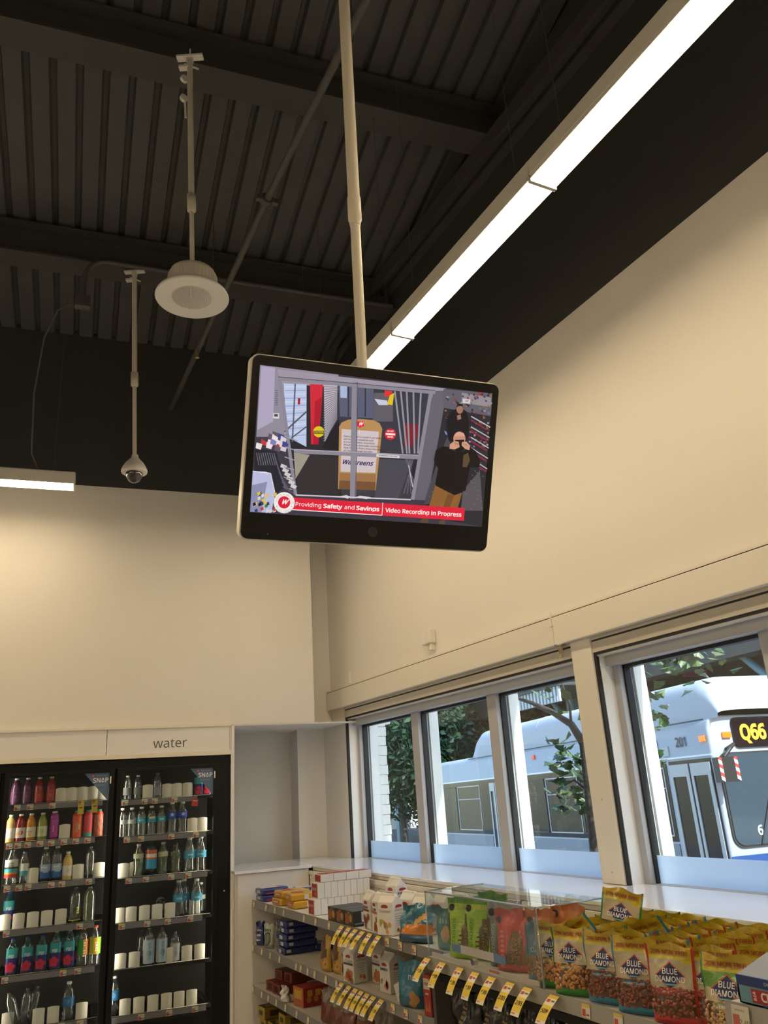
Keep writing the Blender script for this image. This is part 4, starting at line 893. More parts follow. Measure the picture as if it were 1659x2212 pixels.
for k, ys_, col in (('green', (2.56, 2.42), 'green'), ('blue', (2.30, 2.15), 'blue'), ('red', (2.00, 1.84), 'red')):
    for ci, y in enumerate(ys_):
        for ri, x in enumerate((2.02, 2.105, 2.19, 2.275, 2.355)):
            if k == 'red' and ri == 0: continue
            bag(ABK[k], 'b'+k, x, y+.02*ri-.02, .937, FACE+rw.uniform(-.1, .1), f'{col} trimmed almond bag, {["farther", "nearer"][ci]} {col} column, {ORD[ri]} row behind the front', 'nut bag', GR, tilt=(rw.uniform(-.08, .04), rw.uniform(-.05, .05)))
bag(ABK['green'], 'bgreen', 2.15, 2.51, 1.035, FACE+.25, 'green trimmed almond bag sticking up above all the others', 'nut bag', GR, tilt=(-.22, .2))
bag(ABK['blue'], 'bblue', 2.06, 2.46, .985, FACE+.1, 'blue bag tipped over behind the front almond bags', 'nut bag', GR, tilt=(.35, -.55))
bag(ABK['blue'], 'bblue', 2.20, 2.27, .99, FACE-.1, 'blue bag lying across the back rows of almond bags', 'nut bag', GR, tilt=(.5, -.35))
# ---- pistachio and other nut bags in the acrylic box
def pis(base, dark):
    def c(u, v):
        if v > .88: return dark
        e = .36+.30*max(0, .62-v)+.05*math.sin(v*6)
        if u > 1-e*1.15 and .1 < v < .66: return (.16, .11, .05)
        if u < .12 and .2 < v < .72: return (.16, .11, .05)
        return base
    return c
lg = lambda m, f, w, h: m.disc(f, -w*.36, h*.82, .014, (.015, .015, .015), 16)
def vt(t, col, x=-.03): return lambda m, f, w, h: m.text(f, t, x, h*.38, .027, col, rot=R(90))
PG = pouch('pistachio_bag', .15, .235, .05, pis((.36, .58, .05), (.13, .30, .04)), [lg, vt('PISTACHIOS', (.03, .08, .01), -.036), vt('~~~~~~~~', (.45, .55, .15), -.005), lambda m, f, w, h: m.text(f, '~~~~~~~~', .01, h*.83, .02, (.6, .55, .1))], nuts=((.22, .16, .07), (.34, .26, .13), (.62, .95, .12, .55), .014), seed=3)
GP = 'pistachio bags in the acrylic box'
bag(PG, 'pg', 1.985, 3.285, .937, FACE+.1, 'lime green pistachio bag at the front left of the acrylic box', 'nut bag', GP, tilt=(-.06, 0))
bag(PG, 'pg', 2.02, 3.20, .937, FACE+.1, 'lime green pistachio bag, second in the acrylic box', 'nut bag', GP, tilt=(-.04, 0))
bag(PG, 'pg', 2.06, 3.17, .957, FACE+.05, 'darker lime pistachio bag at the back of the acrylic box', 'nut bag', GP, tilt=(-.04, .05))
bag(PG, 'pg', 2.05, 3.09, .937, FACE+.05, 'lime green pistachio bag, last of the green ones', 'nut bag', GP, tilt=(-.04, .05))
PGY = pouch('pistachio_bag', .15, .235, .045, pis((.20, .23, .24), (.26, .28, .29)), [lg, vt('PISTACHIOS', (.55, .56, .55), -.045)], seed=4)
bag(PGY, 'pgy', 2.015, 3.02, .937, FACE+.05, 'grey pistachio bag between the lime and red bags', 'nut bag', GP, tilt=(-.05, 0))
PR = pouch('pistachio_bag', .135, .215, .05, pis((.55, .035, .025), (.45, .03, .03)), [lg, vt('~~~~~~~~', (.7, .2, .15), -.03)], nuts=((.26, .12, .06), (.40, .22, .12), (.60, .95, .12, .6), .013), seed=5)
bag(PR, 'pr', 1.985, 2.935, .937, FACE+.05, 'red nut bag at the front of the acrylic box', 'nut bag', GP, tilt=(-.05, 0))
bag(PR, 'pr', 2.02, 2.87, .937, FACE+.05, 'dark red nut bag just behind the front red bag', 'nut bag', GP, tilt=(-.05, 0))
PO = pouch('pistachio_bag', .14, .22, .045, pis((.58, .17, .02), (.50, .12, .02)), [lg], seed=6)
bag(PO, 'po', 2.04, 2.80, .937, FACE, 'orange nut bag at the right of the acrylic box', 'nut bag', GP, tilt=(-.05, 0))
bag(PO, 'po', 2.10, 2.74, .957, FACE+.2, 'orange nut bag with a peaked top near the pegboard', 'nut bag', GP, tilt=(-.1, .1))
PB = pouch('pistachio_bag', .12, .19, .045, lambda u, v: (.03, .12, .22) if v > .5 else (.24, .13, .07) if .1 < v < .42 else (.03, .20, .30), [lambda m, f, w, h: m.text(f, 'Classic', 0, h*.52, .024, (.6, .65, .7))], nuts=((.22, .1, .05), (.4, .22, .12), (.08, .92, .1, .42), .014), seed=8)
bag(PB, 'pb', 1.975, 2.735, .937, FACE, 'dark blue nut bag at the right end of the acrylic box', 'nut bag', GP, tilt=(-.05, 0))
# ---- acrylic security box
ACR = glassmat('acrylic', (.97, .985, .98), .02, .22, .02, .015, (.7, .75, .75)); ACE = glassmat('acrylic_edge', (.72, .78, .78), .2, .8, .1, .35, (.62, .66, .66))
ab = thing('acrylic_box', 'clear acrylic locking box over the pistachio bags on the shelf', 'security box', (1.895, 3.02, .937))
for nm, d in (('front_panel', (0, .004, -.40, .41, .0, .255)), ('side_panel', (0, .31, -.404, -.40, 0, .255)), ('side_panel', (0, .31, .41, .414, 0, .255)), ('lid', (0, .31, -.404, .414, .255, .259))):
    m = MB(); m.box(*d); m.build(nm, ACR, ab)
for pth in ([(0, -.402, 0), (0, -.402, .257), (.31, -.402, .257), (.31, -.402, .0)], [(0, .412, 0), (0, .412, .257), (.31, .412, .257)], [(0, -.40, .257), (0, .41, .257)], [(0.02, -.36, .22), (.02, -.36, .0)]):
    m = MB(); m.tube(pth, .004, 6); m.build('edge', ACE, ab)
m = MB(); m.box(-.002, -.0005, -.10, .21, .045, .075, (.52, .50, .50)); m.box(-.0025, -.002, .14, .21, .045, .075, (.14, .24, .42)); m.box(-.0025, -.002, -.18, -.10, .045, .075, (.14, .24, .42)); m.build('notice_strip', V1, ab)
m = MB(); m.tube([(-.02, .03, .03), (.0, .03, .03)], .012, 14); m.build('lock_knob', mat('chrome', (.7, .7, .7), .2, metal=1), ab)
m = MB(); m.box(-.004, .002, -.38, .38, .004, .02, (.5, .47, .44)); m.text(lambda x, y: (-.0045, -x, y), '~~~~~~~~', .1, .012, .014, (.45, .05, .04)); m.build('bottom_lip', V1, ab)
# ---- snack bar box on its own tray
tr_ = thing('display_tray', 'grey shelf tray with a price tag at the right edge', 'tray', (1.76, 1.2, 1.075))
m = MB(); m.box(0, .5, -.5, .48, -.012, .0); m.build('tray_shelf', SHM, tr_)
m = MB(); m.prism([(-.006, -.05), (.0, -.052), (.008, .002), (.0, .006)], -.5, .482, 'y'); m.build('price_channel', RAIL3, tr_)
m = MB(); m.box(.14, .48, .46, .475, -.137, -.012); m.build('support_bracket', CREAM, tr_)
m = MB(); m.box(-.026, .026, -.001, 0, -.024, .024, (.66, .62, .52)); f = lambda x, y: (x, -.0014, y); m.rect(f, -.023, -.02, -.003, .004, (.50, .12, .09)); m.text(f, '2.49', .011, -.011, .018, (.04, .04, .04)); m.text(f, '~~~~~~~~', 0, .014, .006, (.3, .3, .25)); m.build('price_tag', V1, tr_, (-.009, .43, -.022), (R(-6), 0, -math.pi/2))
bx = thing('snack_bar_box', 'open blue and pale blue snack bar carton with red logo', 'box', (1.78, 1.40, 1.077))
LB, NB = (.14, .30, .40), (.02, .04, .18)
m = MB()
for cfn in (((.0, .004, -.25, .25, 0, .052)), ((.0, .13, .246, .25, 0, .052)), ((.0, .13, -.25, -.246, 0, .052)), ((.126, .13, -.25, .25, 0, .095)), ((0, .13, -.25, .25, 0, .003))): m.box(*cfn, LB)
m.box(-.0005, .0045, -.25, .25, .040, .062, NB); m.build('carton', V1, bx)
m = MB(); m.quad((.0, .25, .06), (.13, .25, .095), (.13, -.25, .095), (.0, -.25, .06), (.30, .32, .36)); m.build('inner_flap', V1, bx)
m = MB(); f = lambda x, y: (-.0012, -x, y); f2 = lambda x, y: (-.0018, -x, y)
m.rect(f, -.21, .006, -.12, .036, (.40, .02, .03)); m.text(f2, 'CLIF', -.157, .021, .031, (.72, .70, .68), bold=.03); m.text(f2, 'BAR', -.200, .021, .013, (.72, .70, .68), rot=R(90), bold=.02); m.text(f, 'CHOCOLATE CHIP', -.13, .051, .011, (.62, .64, .70), bold=.01)
m.flat(f, [(-.09, .038), (-.02, .038), (-.015, .004), (-.05, .004)], (.22, .12, .05)); m.text(f, '~~~~~~~~', -.165, .003, .006, (.05, .12, .2)); m.build('printing', V1, bx)
# ================================================================== FAR SHELVES
def pack(w, d, h, top, side, end, bev=.012, marks=None, name='cookie_pack'):
    "soft flat packet lying down: x depth d, y width w"
    o = link(name, None); m = MB(); m.cbox(0, d, -w/2, w/2, 0, h, (side, top, side, side, side, end)); m.build('wrapper', VG, o, bevel=bev, seg=3)
    if marks:
        m = MB(); marks(m, d, w, h); m.build('printing', V1, o)
    return o
def carton(d, w, h, top, my, mx, marks=None, name='cracker_box'):
    "box: faces coloured top, -y side, -x front"
    o = link(name, None); m = MB(); m.cbox(0, d, -w/2, w/2, 0, h, (top, top, my, top, my, mx)); m.build('box', V1, o, bevel=.0015, seg=1)
    if marks:
        m = MB(); marks(m, d, w, h); m.build('printing', V1, o)
    return o
FX = lambda x, y: (-.0008, -x, y)      # on the -x face (text reads left to right from the aisle)
def FY(w): return lambda x, y: (x, -w/2-.0008, y)
def FZ(h): return lambda x, y: (x, y, h+.0008)
pu = set()
def put(proto, *a, **k):
    key = proto.name; o = proto if key not in pu else dup(proto); pu.add(key); return set_(o, *a, **k)
NVY, YEL, RED_ = (.02, .035, .17), (.60, .33, .02), (.33, .03, .03)
bp = pack(.15, .20, .042, NVY, NVY, (.03, .05, .2), .014, lambda m, d, w, h: (m.rect(FZ(h), .02, -.04, .14, .05, (.55, .56, .60)), m.rect(lambda x, y: (x, y, h+.0012), .03, -.055, .17, -.035, (.40, .02, .05)), m.text(FX, '~~~~', 0, h/2, .026, (.65, .66, .7), bold=.03), m.rect(FY(w), .03, .005, .15, .014, (.4, .03, .06))))
GC = 'cookie packets on the far top shelf'
for i, (x, y, z, r, l) in enumerate(((1.995, 6.07, .937, 0, 'navy cookie packet at the bottom of the corner stack'), (1.99, 6.06, .98, .05, 'navy cookie packet on top of the corner stack'), (2.18, 5.88, .937, -.3, 'navy cookie packet at the back beside the pegboard, lower'), (2.175, 5.87, .98, -.35, 'navy cookie packet at the back beside the pegboard, upper'))): put(bp, x, y, z, r, l, 'cookies', GC)
yp = pack(.17, .20, .045, YEL, (.62, .36, .03), (.55, .30, .04), .014, lambda m, d, w, h: (m.rect(FZ(h), .03, -.05, .1, .05, (.45, .05, .03)), m.rect(FX, -.05, .012, .05, .034, (.42, .08, .03)), m.text(lambda x, y: (-.0014, -x, y), '~~~~~~~', 0, .023, .018, (.75, .7, .5)), m.rect(FY(w), .09, .008, .12, .038, (.72, .70, .66))))
for i, (x, y, z, r, l) in enumerate(((2.005, 5.735, .937, .04, 'yellow biscuit packet, lower left of the four'), (2.015, 5.72, .982, .02, 'yellow biscuit packet, upper left of the four'), (2.02, 5.50, .937, -.05, 'yellow biscuit packet, lower right of the four'), (2.01, 5.515, .982, -.09, 'yellow biscuit packet, upper right of the four'))): put(yp, x, y, z, r, l, 'cookies', GC)
rp = carton(.043, .105, .088, (.70, .68, .64), (.74, .73, .72), (.70, .68, .64), None, 'shortbread_packet')
rpf = carton(.043, .105, .088, (.70, .68, .64), (.74, .73, .72), (.70, .68, .64), lambda m, d, w, h: (m.rect(FX, -.042, .006, .042, h-.006, RED_), m.text(lambda x, y: (-.0014, -x, y), '~~~~~', 0, h*.6, .026, (.6, .35, .3), shear=.3), m.disc(lambda x, y: (-.0014, -x, y), .015, h*.3, .012, (.5, .2, .1))), 'shortbread_packet')
GS = 'red and white shortbread packets'
for t_i, (z, x0) in enumerate(((.937, 2.005), (1.026, 2.03))):
    for i in range(9 if t_i == 0 else 8):
        put(rpf if i == 0 else rp, x0+i*.0445, 5.085, z, 0, f'white shortbread packet, {ORD[i]} from the aisle in the {["bottom", "middle"][t_i]} tier', 'cookies', GS)
rt_ = carton(.085, .105, .045, RED_, (.74, .73, .72), (.70, .68, .64), lambda m, d, w, h: (m.rect(FX, -.044, .004, .044, h-.004, RED_),), 'shortbread_packet')
for i in range(4): put(rt_, 2.055+i*.087, 5.09, 1.115, 0, f'flat red topped shortbread packet, {ORD[i]} from the aisle on the top tier', 'cookies', GS)
kp = carton(.19, .115, .075, (.035, .033, .035), (.028, .027, .03), (.06, .04, .03), lambda m, d, w, h: (m.rect(FX, -.05, .01, .0, .06, (.30, .10, .03)), m.disc(lambda x, y: (-.0014, -x, y), .025, .04, .02, (.42, .26, .08)), m.rect(FY(w), .05, .02, .075, .07, (.66, .66, .64)), m.rect(FY(w), .12, .02, .145, .07, (.66, .66, .64)), m.rect(FY(w), .01, .01, .18, .016, (.22, .22, .22)), m.text(FX, '~~~~', 0, .066, .012, (.5, .35, .2))), 'cookie_box')
for i, y in enumerate((4.735, 4.615, 4.495)): put(kp, 1.992, y, .937, 0, f'black cookie box in front of the shortbread packets, {ORD[i]} from the far end', 'cookies', 'black cookie boxes')
# ---- gable-top cookie bags
def gable(w, d, h, seed, tone=(.74, .72, .69), art=(.45, .2, .06), logo=True, band=None, txt='Chessmen'):
    o = link('cookie_bag', None); r = random.Random(seed)
    m = MB(); hb = h*.78; k = .018
    b = [(0, -w/2), (d, -w/2), (d, w/2), (0, w/2)]
    v = [(x, y, 0) for x, y in b]+[(x, y, hb) for x, y in b]+[(d*.30, -w/2*.96, h*.93), (d*.62, -w/2*.96, h*.93), (d*.62, w/2*.96, h*.93), (d*.30, w/2*.96, h*.93)]+[(d*.34, -w/2*.92, h), (d*.5, -w/2*.92, h), (d*.5, w/2*.92, h), (d*.34, w/2*.92, h)]
    v = [(x+r.uniform(-.003, .003), y+r.uniform(-.003, .003), z+(r.uniform(-.004, .004) if z else 0)) for x, y, z in v]
    fs = []
    for L in range(3): fs += [(L*4+i, L*4+(i+1) % 4, L*4+4+(i+1) % 4, L*4+4+i) for i in range(4)]
    m.add(v, fs+[(3, 2, 1, 0), (12, 13, 14, 15)], tone); m.build('paper_bag', V1, o, bevel=.004)
    m = MB(); rr_ = random.Random(seed+9)
    f = lambda x, y: (-.0022, -x, y); g = lambda x, y: (-.0028, -x, y); e = lambda x, y: (x, -w/2-.0022, y)
    for _ in range(9): m.disc(f, rr_.uniform(-.3, .3)*w, rr_.uniform(.08, .34)*h, rr_.uniform(.10, .17)*w, tuple(c*rr_.uniform(.7, 1.5) for c in art), 10)
    if logo: m.flat(f, [(-.2*w, .66*h), (.2*w, .66*h), (.24*w, .70*h), (.1*w, .74*h), (-.1*w, .74*h), (-.24*w, .70*h)], (.38, .03, .03)); m.flat(e, [(.3*d, .66*h), (.8*d, .66*h), (.85*d, .70*h), (.7*d, .73*h), (.4*d, .73*h), (.25*d, .70*h)], (.38, .03, .03))
    if band: m.rect(f, -.45*w, .47*h, .45*w, .53*h, band)
    m.text(g, txt, 0, .58*h, .02, (.12, .12, .16)); m.text(e, txt, d*.55, .60*h, .016, (.12, .14, .2))
    for i in range(6): m.rect(e, .2*d, (.50-.055*i)*h, (.85-.1*(i % 2))*d, (.512-.055*i)*h, (.25, .27, .33) if i < 4 else (.5, .45, .4))
    for _ in range(3): m.disc(e, rr_.uniform(.35, .75)*d, rr_.uniform(.1, .18)*h, .08*w, tuple(c*rr_.uniform(.9, 1.6) for c in art), 10)
    m.build('printing', V1, o); return o
ga = gable(.105, .075, .185, 1, art=(.50, .20, .05), band=(.55, .14, .04), txt='~~~~~~'); gb = gable(.105, .075, .185, 2, art=(.35, .12, .05), band=(.25, .05, .03), txt='~~~~~~'); gc = gable(.105, .085, .19, 3, art=(.58, .30, .10), txt='Chessmen')
GG = 'white paper cookie bags'
put(gb, 2.015, 4.315, .937, -.1, 'white cookie bag with dark chocolate print, leftmost of the row', 'cookies', GG); put(ga, 2.005, 4.19, .937, -.15, 'white cookie bag with orange band, beside the leftmost one', 'cookies', GG); put(gc, 1.998, 4.055, .937, .35, 'white cookie bag with golden biscuits, front corner of the row', 'cookies', GG)
for i, (x, y, z, r) in enumerate(((2.11, 4.20, 1.0, .1), (2.12, 4.06, .937, .2), (2.13, 3.93, .937, .25), (2.20, 3.86, .937, .15), (2.22, 3.72, .937, .2))): put((ga, gc, gb)[i % 3], x, y, z, r, ('white cookie bag raised above the rest of the row', 'white cookie bag behind the golden biscuit bag', 'white cookie bag behind the crumpled teal bag', 'white cookie bag at the back, next to the pegboard', 'white cookie bag farthest right, behind the acrylic box')[i], 'cookies', GG)
TEA = (.02, .14, .19)
cr = pouch('snack_bag', .19, .165, .08, lambda u, v: (.55, .18, .02) if .18 < v < .45 and u > .1+.5*(v-.2) else (.03, .16, .24) if v > .4 else (.02, .09, .15), [lambda m, f, w, h: [m.disc(f, .01+.02*i, .085+.012*i, .016, (.55, .3, .07), 10) for i in range(3)]], seed=11, crumple=.016)
put(cr, 2.01, 3.76, .937, FACE+.15, 'crumpled teal and orange snack bag at the shelf front', 'snacks', None, tilt=(-.25, 0))
tb = pouch('snack_bag', .12, .17, .06, lambda u, v: (.03, .17, .19) if v > .3 else (.08, .26, .26), [lambda m, f, w, h: m.text(f, '~~~~~', .005, h*.68, .03, (.25, .4, .42), shear=.2), lambda m, f, w, h: [m.disc(f, .012*math.cos(a), h*.38+.016*math.sin(a), .018, (.52, .30, .14), 12) for a in (0, 1.6, 3.1, 4.7)]], seed=12)
put(tb, 2.04, 3.50, .937, FACE+.1, 'teal snack bag with a tan biscuit, at the left end of the acrylic box', 'snacks')
# ---- second shelf
S2, S3, S4 = .652, .392, .132
np_ = pouch('snack_pack', .075, .15, .045, lambda u, v: (.02, .03, .16) if abs(v-.5) < .42 else (.03, .05, .22), [lambda m, f, w, h: [m.rect(f, -.02, h*(.2+.2*i), .015, h*(.27+.2*i), (.5, .52, .56)) for i in range(3)]], seed=13, crumple=.008)
put(np_, 2.015, 6.10, S2, FACE+.2, 'tall navy snack pack standing in the corner, second shelf', 'snacks', 'navy packs on the second shelf')
pg = pouch('snack_pack', .085, .15, .045, lambda u, v: (.48, .52, .42) if v > .15 else (.2, .24, .2), [lambda m, f, w, h: m.disc(f, 0, h*.4, .03, (.04, .05, .04), 16, .042), lambda m, f, w, h: m.disc(f, 0, h*.4, .022, (.16, .2, .16), 16, .034), lambda m, f, w, h: m.text(f, '~~~~', 0, h*.75, .026, (.05, .08, .05))], seed=14)
put(pg, 2.02, 5.93, S2, FACE+.1, 'pale green pack with an oval, second shelf far corner', 'snacks')
sg = pouch('snack_pack', .09, .17, .04, lambda u, v: (.32, .32, .31) if math.sin(v*30+u*7) > 0 else (.22, .22, .22), seed=15, crumple=.012)
put(sg, 2.12, 5.98, S2, FACE+.3, 'silver crumpled pack behind the pale green pack', 'snacks')
nb = pack(.17, .22, .04, NVY, (.018, .03, .15), (.03, .05, .2), .013, lambda m, d, w, h: (m.rect(FX, -.02, .008, .03, .03, (.5, .5, .52)), m.rect(FY(w), .02, .012, .05, .03, (.45, .46, .5))), 'cookie_pack')
for i in range(5): put(nb, 2.005+.01*(i % 2), 5.67-.01*i, S2+i*.041, .05*(i % 3-1), f'navy cookie packet, {ORD[i]} from the bottom of the second shelf stack', 'cookies', 'navy packs on the second shelf')
put(nb, 2.23, 5.62, S2, .2, 'navy cookie packet behind the second shelf stack', 'cookies', 'navy packs on the second shelf')
yb = pouch('snack_bag', .10, .19, .05, lambda u, v: (.50, .28, .02) if v < .55 or u > .6 else (.12, .05, .02), [lambda m, f, w, h: m.flat(f, [(-.03, h*.3), (.03, h*.4), (.03, h*.62), (-.03, h*.55)], (.10, .05, .02)), lambda m, f, w, h: [m.disc(f, -.02+.02*i, h*(.2+.1*(i % 2)), .006, (.15, .07, .02), 8) for i in range(3)]], seed=16)
put(yb, 2.035, 4.94, S2, FACE-.15, 'yellow and brown snack bag on the second shelf, left one', 'snacks', 'yellow bags on the second shelf'); put(yb, 2.06, 4.82, S2, FACE-.2, 'yellow and brown snack bag on the second shelf, right one', 'snacks', 'yellow bags on the second shelf')
gd = gable(.105, .08, .18, 5, (.40, .38, .35), (.25, .08, .03), False, None, '~~~~~'); ge = gable(.105, .09, .185, 6, (.66, .64, .60), (.40, .16, .05), True, (.08, .05, .05), 'soft baked')
put(gd, 2.05, 4.72, S2, -.1, 'brown and grey cookie bag on the second shelf', 'cookies', GG); put(ge, 2.0, 4.545, S2, .15, 'white cookie bag in front on the second shelf', 'cookies', GG); put(ge, 2.11, 4.42, S2, .05, 'white cookie bag behind the front one, second shelf', 'cookies', GG)
gf = gable(.10, .10, .185, 7, (.62, .60, .57), (.45, .18, .06), True, None, '~~~~~~')
put(gf, 2.05, 4.20, S2, .1, 'white cookie bag beside the leaning one, second shelf', 'cookies', GG); put(gf, 2.02, 4.02, S2+.02, .2, 'white cookie bag tipped over at the shelf front', 'cookies', GG, tilt=(0, 0)).rotation_euler = (1.1, .15, .3)
bt = pouch('snack_bag', .15, .195, .06, lambda u, v: (.02, .16, .24) if v > .25 else (.02, .10, .16), [lambda m, f, w, h: m.text(f, 'nut', .03, h*.66, .045, (.5, .55, .58), bold=.01), lambda m, f, w, h: m.text(f, 'thins', .0, h*.45, .02, (.4, .45, .48)), lambda m, f, w, h: [m.disc(f, .03+.014*(i % 2), h*(.12+.08*i), .02, (.42, .22, .07), 10) for i in range(3)]], seed=17)
put(bt, 2.02, 3.86, S2, FACE+.05, 'teal blue cracker bag on the second shelf', 'snacks')
rb_ = carton(.10, .055, .165, (.30, .02, .02), (.25, .02, .02), (.33, .02, .02), lambda m, d, w, h: (m.rect(FX, -.022, .108, .022, .152, (.55, .50, .42)), m.text(lambda x, y: (-.0014, -x, y), 'CHEEZ', 0, .13, .015, (.3, .02, .02), bold=.02), m.rect(FX, -.012, .086, .012, .094, (.5, .45, .4)), [m.flat(FX, [(-.015+.012*i, .02), (-.006+.012*i, .02), (-.010+.014*i, .08)], (.55, .22, .03)) for i in range(3)]))
put(rb_, 1.995, 3.66, S2, .15, 'narrow red cracker box at the end of the second shelf', 'crackers')
# ---- third and fourth shelves
dr_ = carton(.20, .12, .06, (.14, .025, .02), (.12, .02, .018), (.20, .03, .02), lambda m, d, w, h: (m.rect(FX, -.03, .012, .03, .05, (.04, .015, .01)), [m.rect(FY(w), .01, .012+.014*i, .19, .014+.014*i, (.22, .06, .04)) for i in range(3)]), 'snack_box')
for i, (x, y, z) in enumerate(((2.02, 5.93, S3), (2.08, 5.92, S3+.061), (2.02, 5.80, S3), (2.10, 5.79, S3+.061))): put(dr_, x, y, z, .08, f'dark red snack box, {["far lower", "far upper", "near lower", "near upper"][i]} one of the third shelf stack', 'snacks', 'dark red boxes on the third shelf')
rb2 = carton(.19, .14, .105, (.35, .03, .02), (.30, .02, .02), (.42, .12, .03), lambda m, d, w, h: ([m.rect(FY(w), .03+.055*i, .055, .065+.055*i, .09, (.50, .30, .04)) for i in range(3)], [m.disc(FY(w), .04+.05*i, .04, .018, (.45, .18, .04), 10) for i in range(3)], m.rect(FX, -.05, .04, .05, .09, (.50, .30, .04))), 'snack_box')
put(rb2, 2.025, 5.40, S3, .1, 'red and yellow cracker box on the third shelf', 'crackers')
wp = pouch('snack_pack', .07, .09, .05, lambda u, v: (.55, .54, .50), seed=18, crumple=.014)
put(wp, 2.0, 5.56, S3, FACE, 'small white crumpled packet at the third shelf edge', 'snacks'); put(wp, 2.22, 5.30, S3, FACE, 'white packet behind the red and yellow box', 'snacks')
bb = pouch('snack_bag', .12, .17, .06, lambda u, v: (.16, .045, .02) if v < .6 else (.2, .17, .15), seed=19, crumple=.008)
for i, y in enumerate((4.92, 4.78, 4.62, 4.42, 4.2)): put(bb, 2.03, y, S3, FACE+.05*i, f'brown snack bag on the third shelf, {ORD[i]} from the left', 'snacks', 'brown bags on the third shelf')
yk = carton(.16, .12, .07, (.05, .04, .02), (.28, .18, .02), (.36, .24, .03), lambda m, d, w, h: (m.flat(FZ(h), [(.02, -.04), (.12, -.05), (.14, .03), (.05, .05)], (.30, .20, .03)), m.rect(FX, -.03, .02, .03, .05, (.05, .04, .02)), m.rect(FY(w), .04, .015, .11, .05, (.06, .045, .02))), 'snack_box')
for i, (x, y, z) in enumerate(((2.02, 6.08, S4), (2.01, 6.09, S4+.071), (2.03, 5.94, S4), (2.05, 5.80, S4), (2.06, 5.81, S4+.071))): put(yk, x, y, z, .1*(i % 2), f'black and yellow snack box on the lowest shelf, {["corner lower", "corner upper", "middle", "right lower", "right upper"][i]} one', 'snacks', 'black and yellow boxes on the lowest shelf')
# ---- dark hanging packets under the near shelf
hb = pouch('jerky_bag', .13, .20, .03, lambda u, v: (.012, .011, .010), [lambda m, f, w, h: m.text(f, '~~~~~', 0, h*.55, .03, (.25, .2, .08), rot=R(70)), lambda m, f, w, h: m.disc(f, .03, h*.8, .006, (.4, .38, .3), 8)], seed=21, crumple=.01)
for i, y in enumerate((3.33, 3.18, 3.04, 2.9, 2.74, 2.58)):
    o = put(hb, 1.99+.012*(i % 2), y, .62, FACE+.3*(i % 2), f'black glossy snack packet hanging under the near shelf, {ORD[i]} from the left', 'snacks', 'black packets under the near shelf')
    m = MB(); m.tube([(0, 0, .19), (0, 0, .235), (-.02, .02, .245), (.0, .12, .248)], .002, 5); m.build('peg_hook', mat('chrome', (.7, .7, .7), .2, metal=1), o)
for o_ in (gd, ge, gf): pass
# ================================================================== STREET
BA = math.atan2(.987, .163); BD = Vector((.163, .987, 0)); LAT = Vector((.987, -.163, 0)); P0 = Vector((9.204, 8.226, -.5))
def ST(l, a, z=0): p = P0+BD*l+LAT*a; return Vector((p.x, p.y, -.5-.011*l+z))
ASPH = mat('asphalt', (.10, .105, .115), .85, bump=.3, bscale=20, var=.2)
m = MB(); m.quad(ST(-40, -3), ST(-40, 40), ST(140, 40), ST(140, -3)); rd = struct(m.build('floor', ASPH)); rd.name = 'floor_street'
m = MB(); 
for k in range(14): m.quad(ST(16+k*6, 4.0, .004), ST(16+k*6, 4.15, .004), ST(19+k*6, 4.15, .004), ST(19+k*6, 4.0, .004))
m.build('lane_marking', mat('road_paint', (.6, .6, .58), .7), rd)['kind'] = 'stuff'
m = MB(); m.prism([(3.11, -8), (ST(-18, -1.2).x, -8), tuple(ST(30, -1.2).xy), (3.11, 37)], -.42, -.36); sw = struct(m.build('floor', mat('sidewalk', (.27, .27, .28), .8, bump=.2, bscale=15, var=.1))); sw.name = 'floor_sidewalk'
m = MB(); m.prism([tuple(ST(52, -12).xy), tuple(ST(52, 30).xy), tuple(ST(52.4, 30).xy), tuple(ST(52.4, -12).xy)], -1.3, -.05); tag(m.build('road_barrier', mat('concrete', (.52, .54, .56), .8, var=.1, bscale=2)), 'long pale concrete barrier across the far end of the street', 'barrier')
# ------------------------------------------------------------------ bus
BUSW = mat('bus_paint', (.40, .43, .50), .5, spec=.3); BGL = mat('bus_glass', (.012, .016, .024), .04, spec=.25); BTR = mat('bus_trim', (.03, .03, .033), .5); BGR = mat('bus_grey', (.40, .43, .47), .35)
bus = thing('city_bus', 'white city bus with amber route sign stopped outside the windows', 'bus', P0, 0); bus.rotation_euler = (0, .011, BA)
B = 2.35
m = MB(); sec = [(0, .32), (0, 2.70), (-.04, 2.80), (-.14, 2.86), (-2.41, 2.86), (-2.51, 2.80), (-2.55, 2.70), (-2.55, .32)]
m.prism(sec, .0, 12.0, 'x'); m.build('body', BUSW, bus, bevel=.05, seg=4)
m = MB(); n = 26
def fair(u, v):
    l = -.15+8.6*u; e = min(1, max(0, (u)/.035))**.5*min(1, max(0, (1-u)/.05))**.5
    a = v*math.pi; y = -1.27+1.17*(abs(math.cos(a))**.35)*(1 if math.cos(a) > 0 else -1); z = 2.82+(.62*(.25+.75*e) if 0 < u < 1 else .1)*(math.sin(a)**.4 if 0 < v < 1 else 0)
    return (l, y, z)
m.grid(40, 20, fair); m.build('roof_fairing', BUSW, bus)
m = MB()
for s in (2.6, 5.2): m.tube([fair((s+.15)/8.6, k/20) for k in range(1, 20)], .008, 5, False)
m.build('fairing_seam', BGR, bus)
m = MB(); m.box(.05, 8.5, -.01, .006, B+.455, B+.475); m.build('roof_seam', BTR, bus)
m = MB(); m.box(.0, 12.0, -.002, .012, B-.02, B+.005); m.build('drip_rail', mat('bus_rail', (.75, .8, .86), .3), bus)
m = MB(); m.box(1.05, 11.8, -.005, .008, B-1.15, B-.03); m.build('side_glazing', BGL, bus)
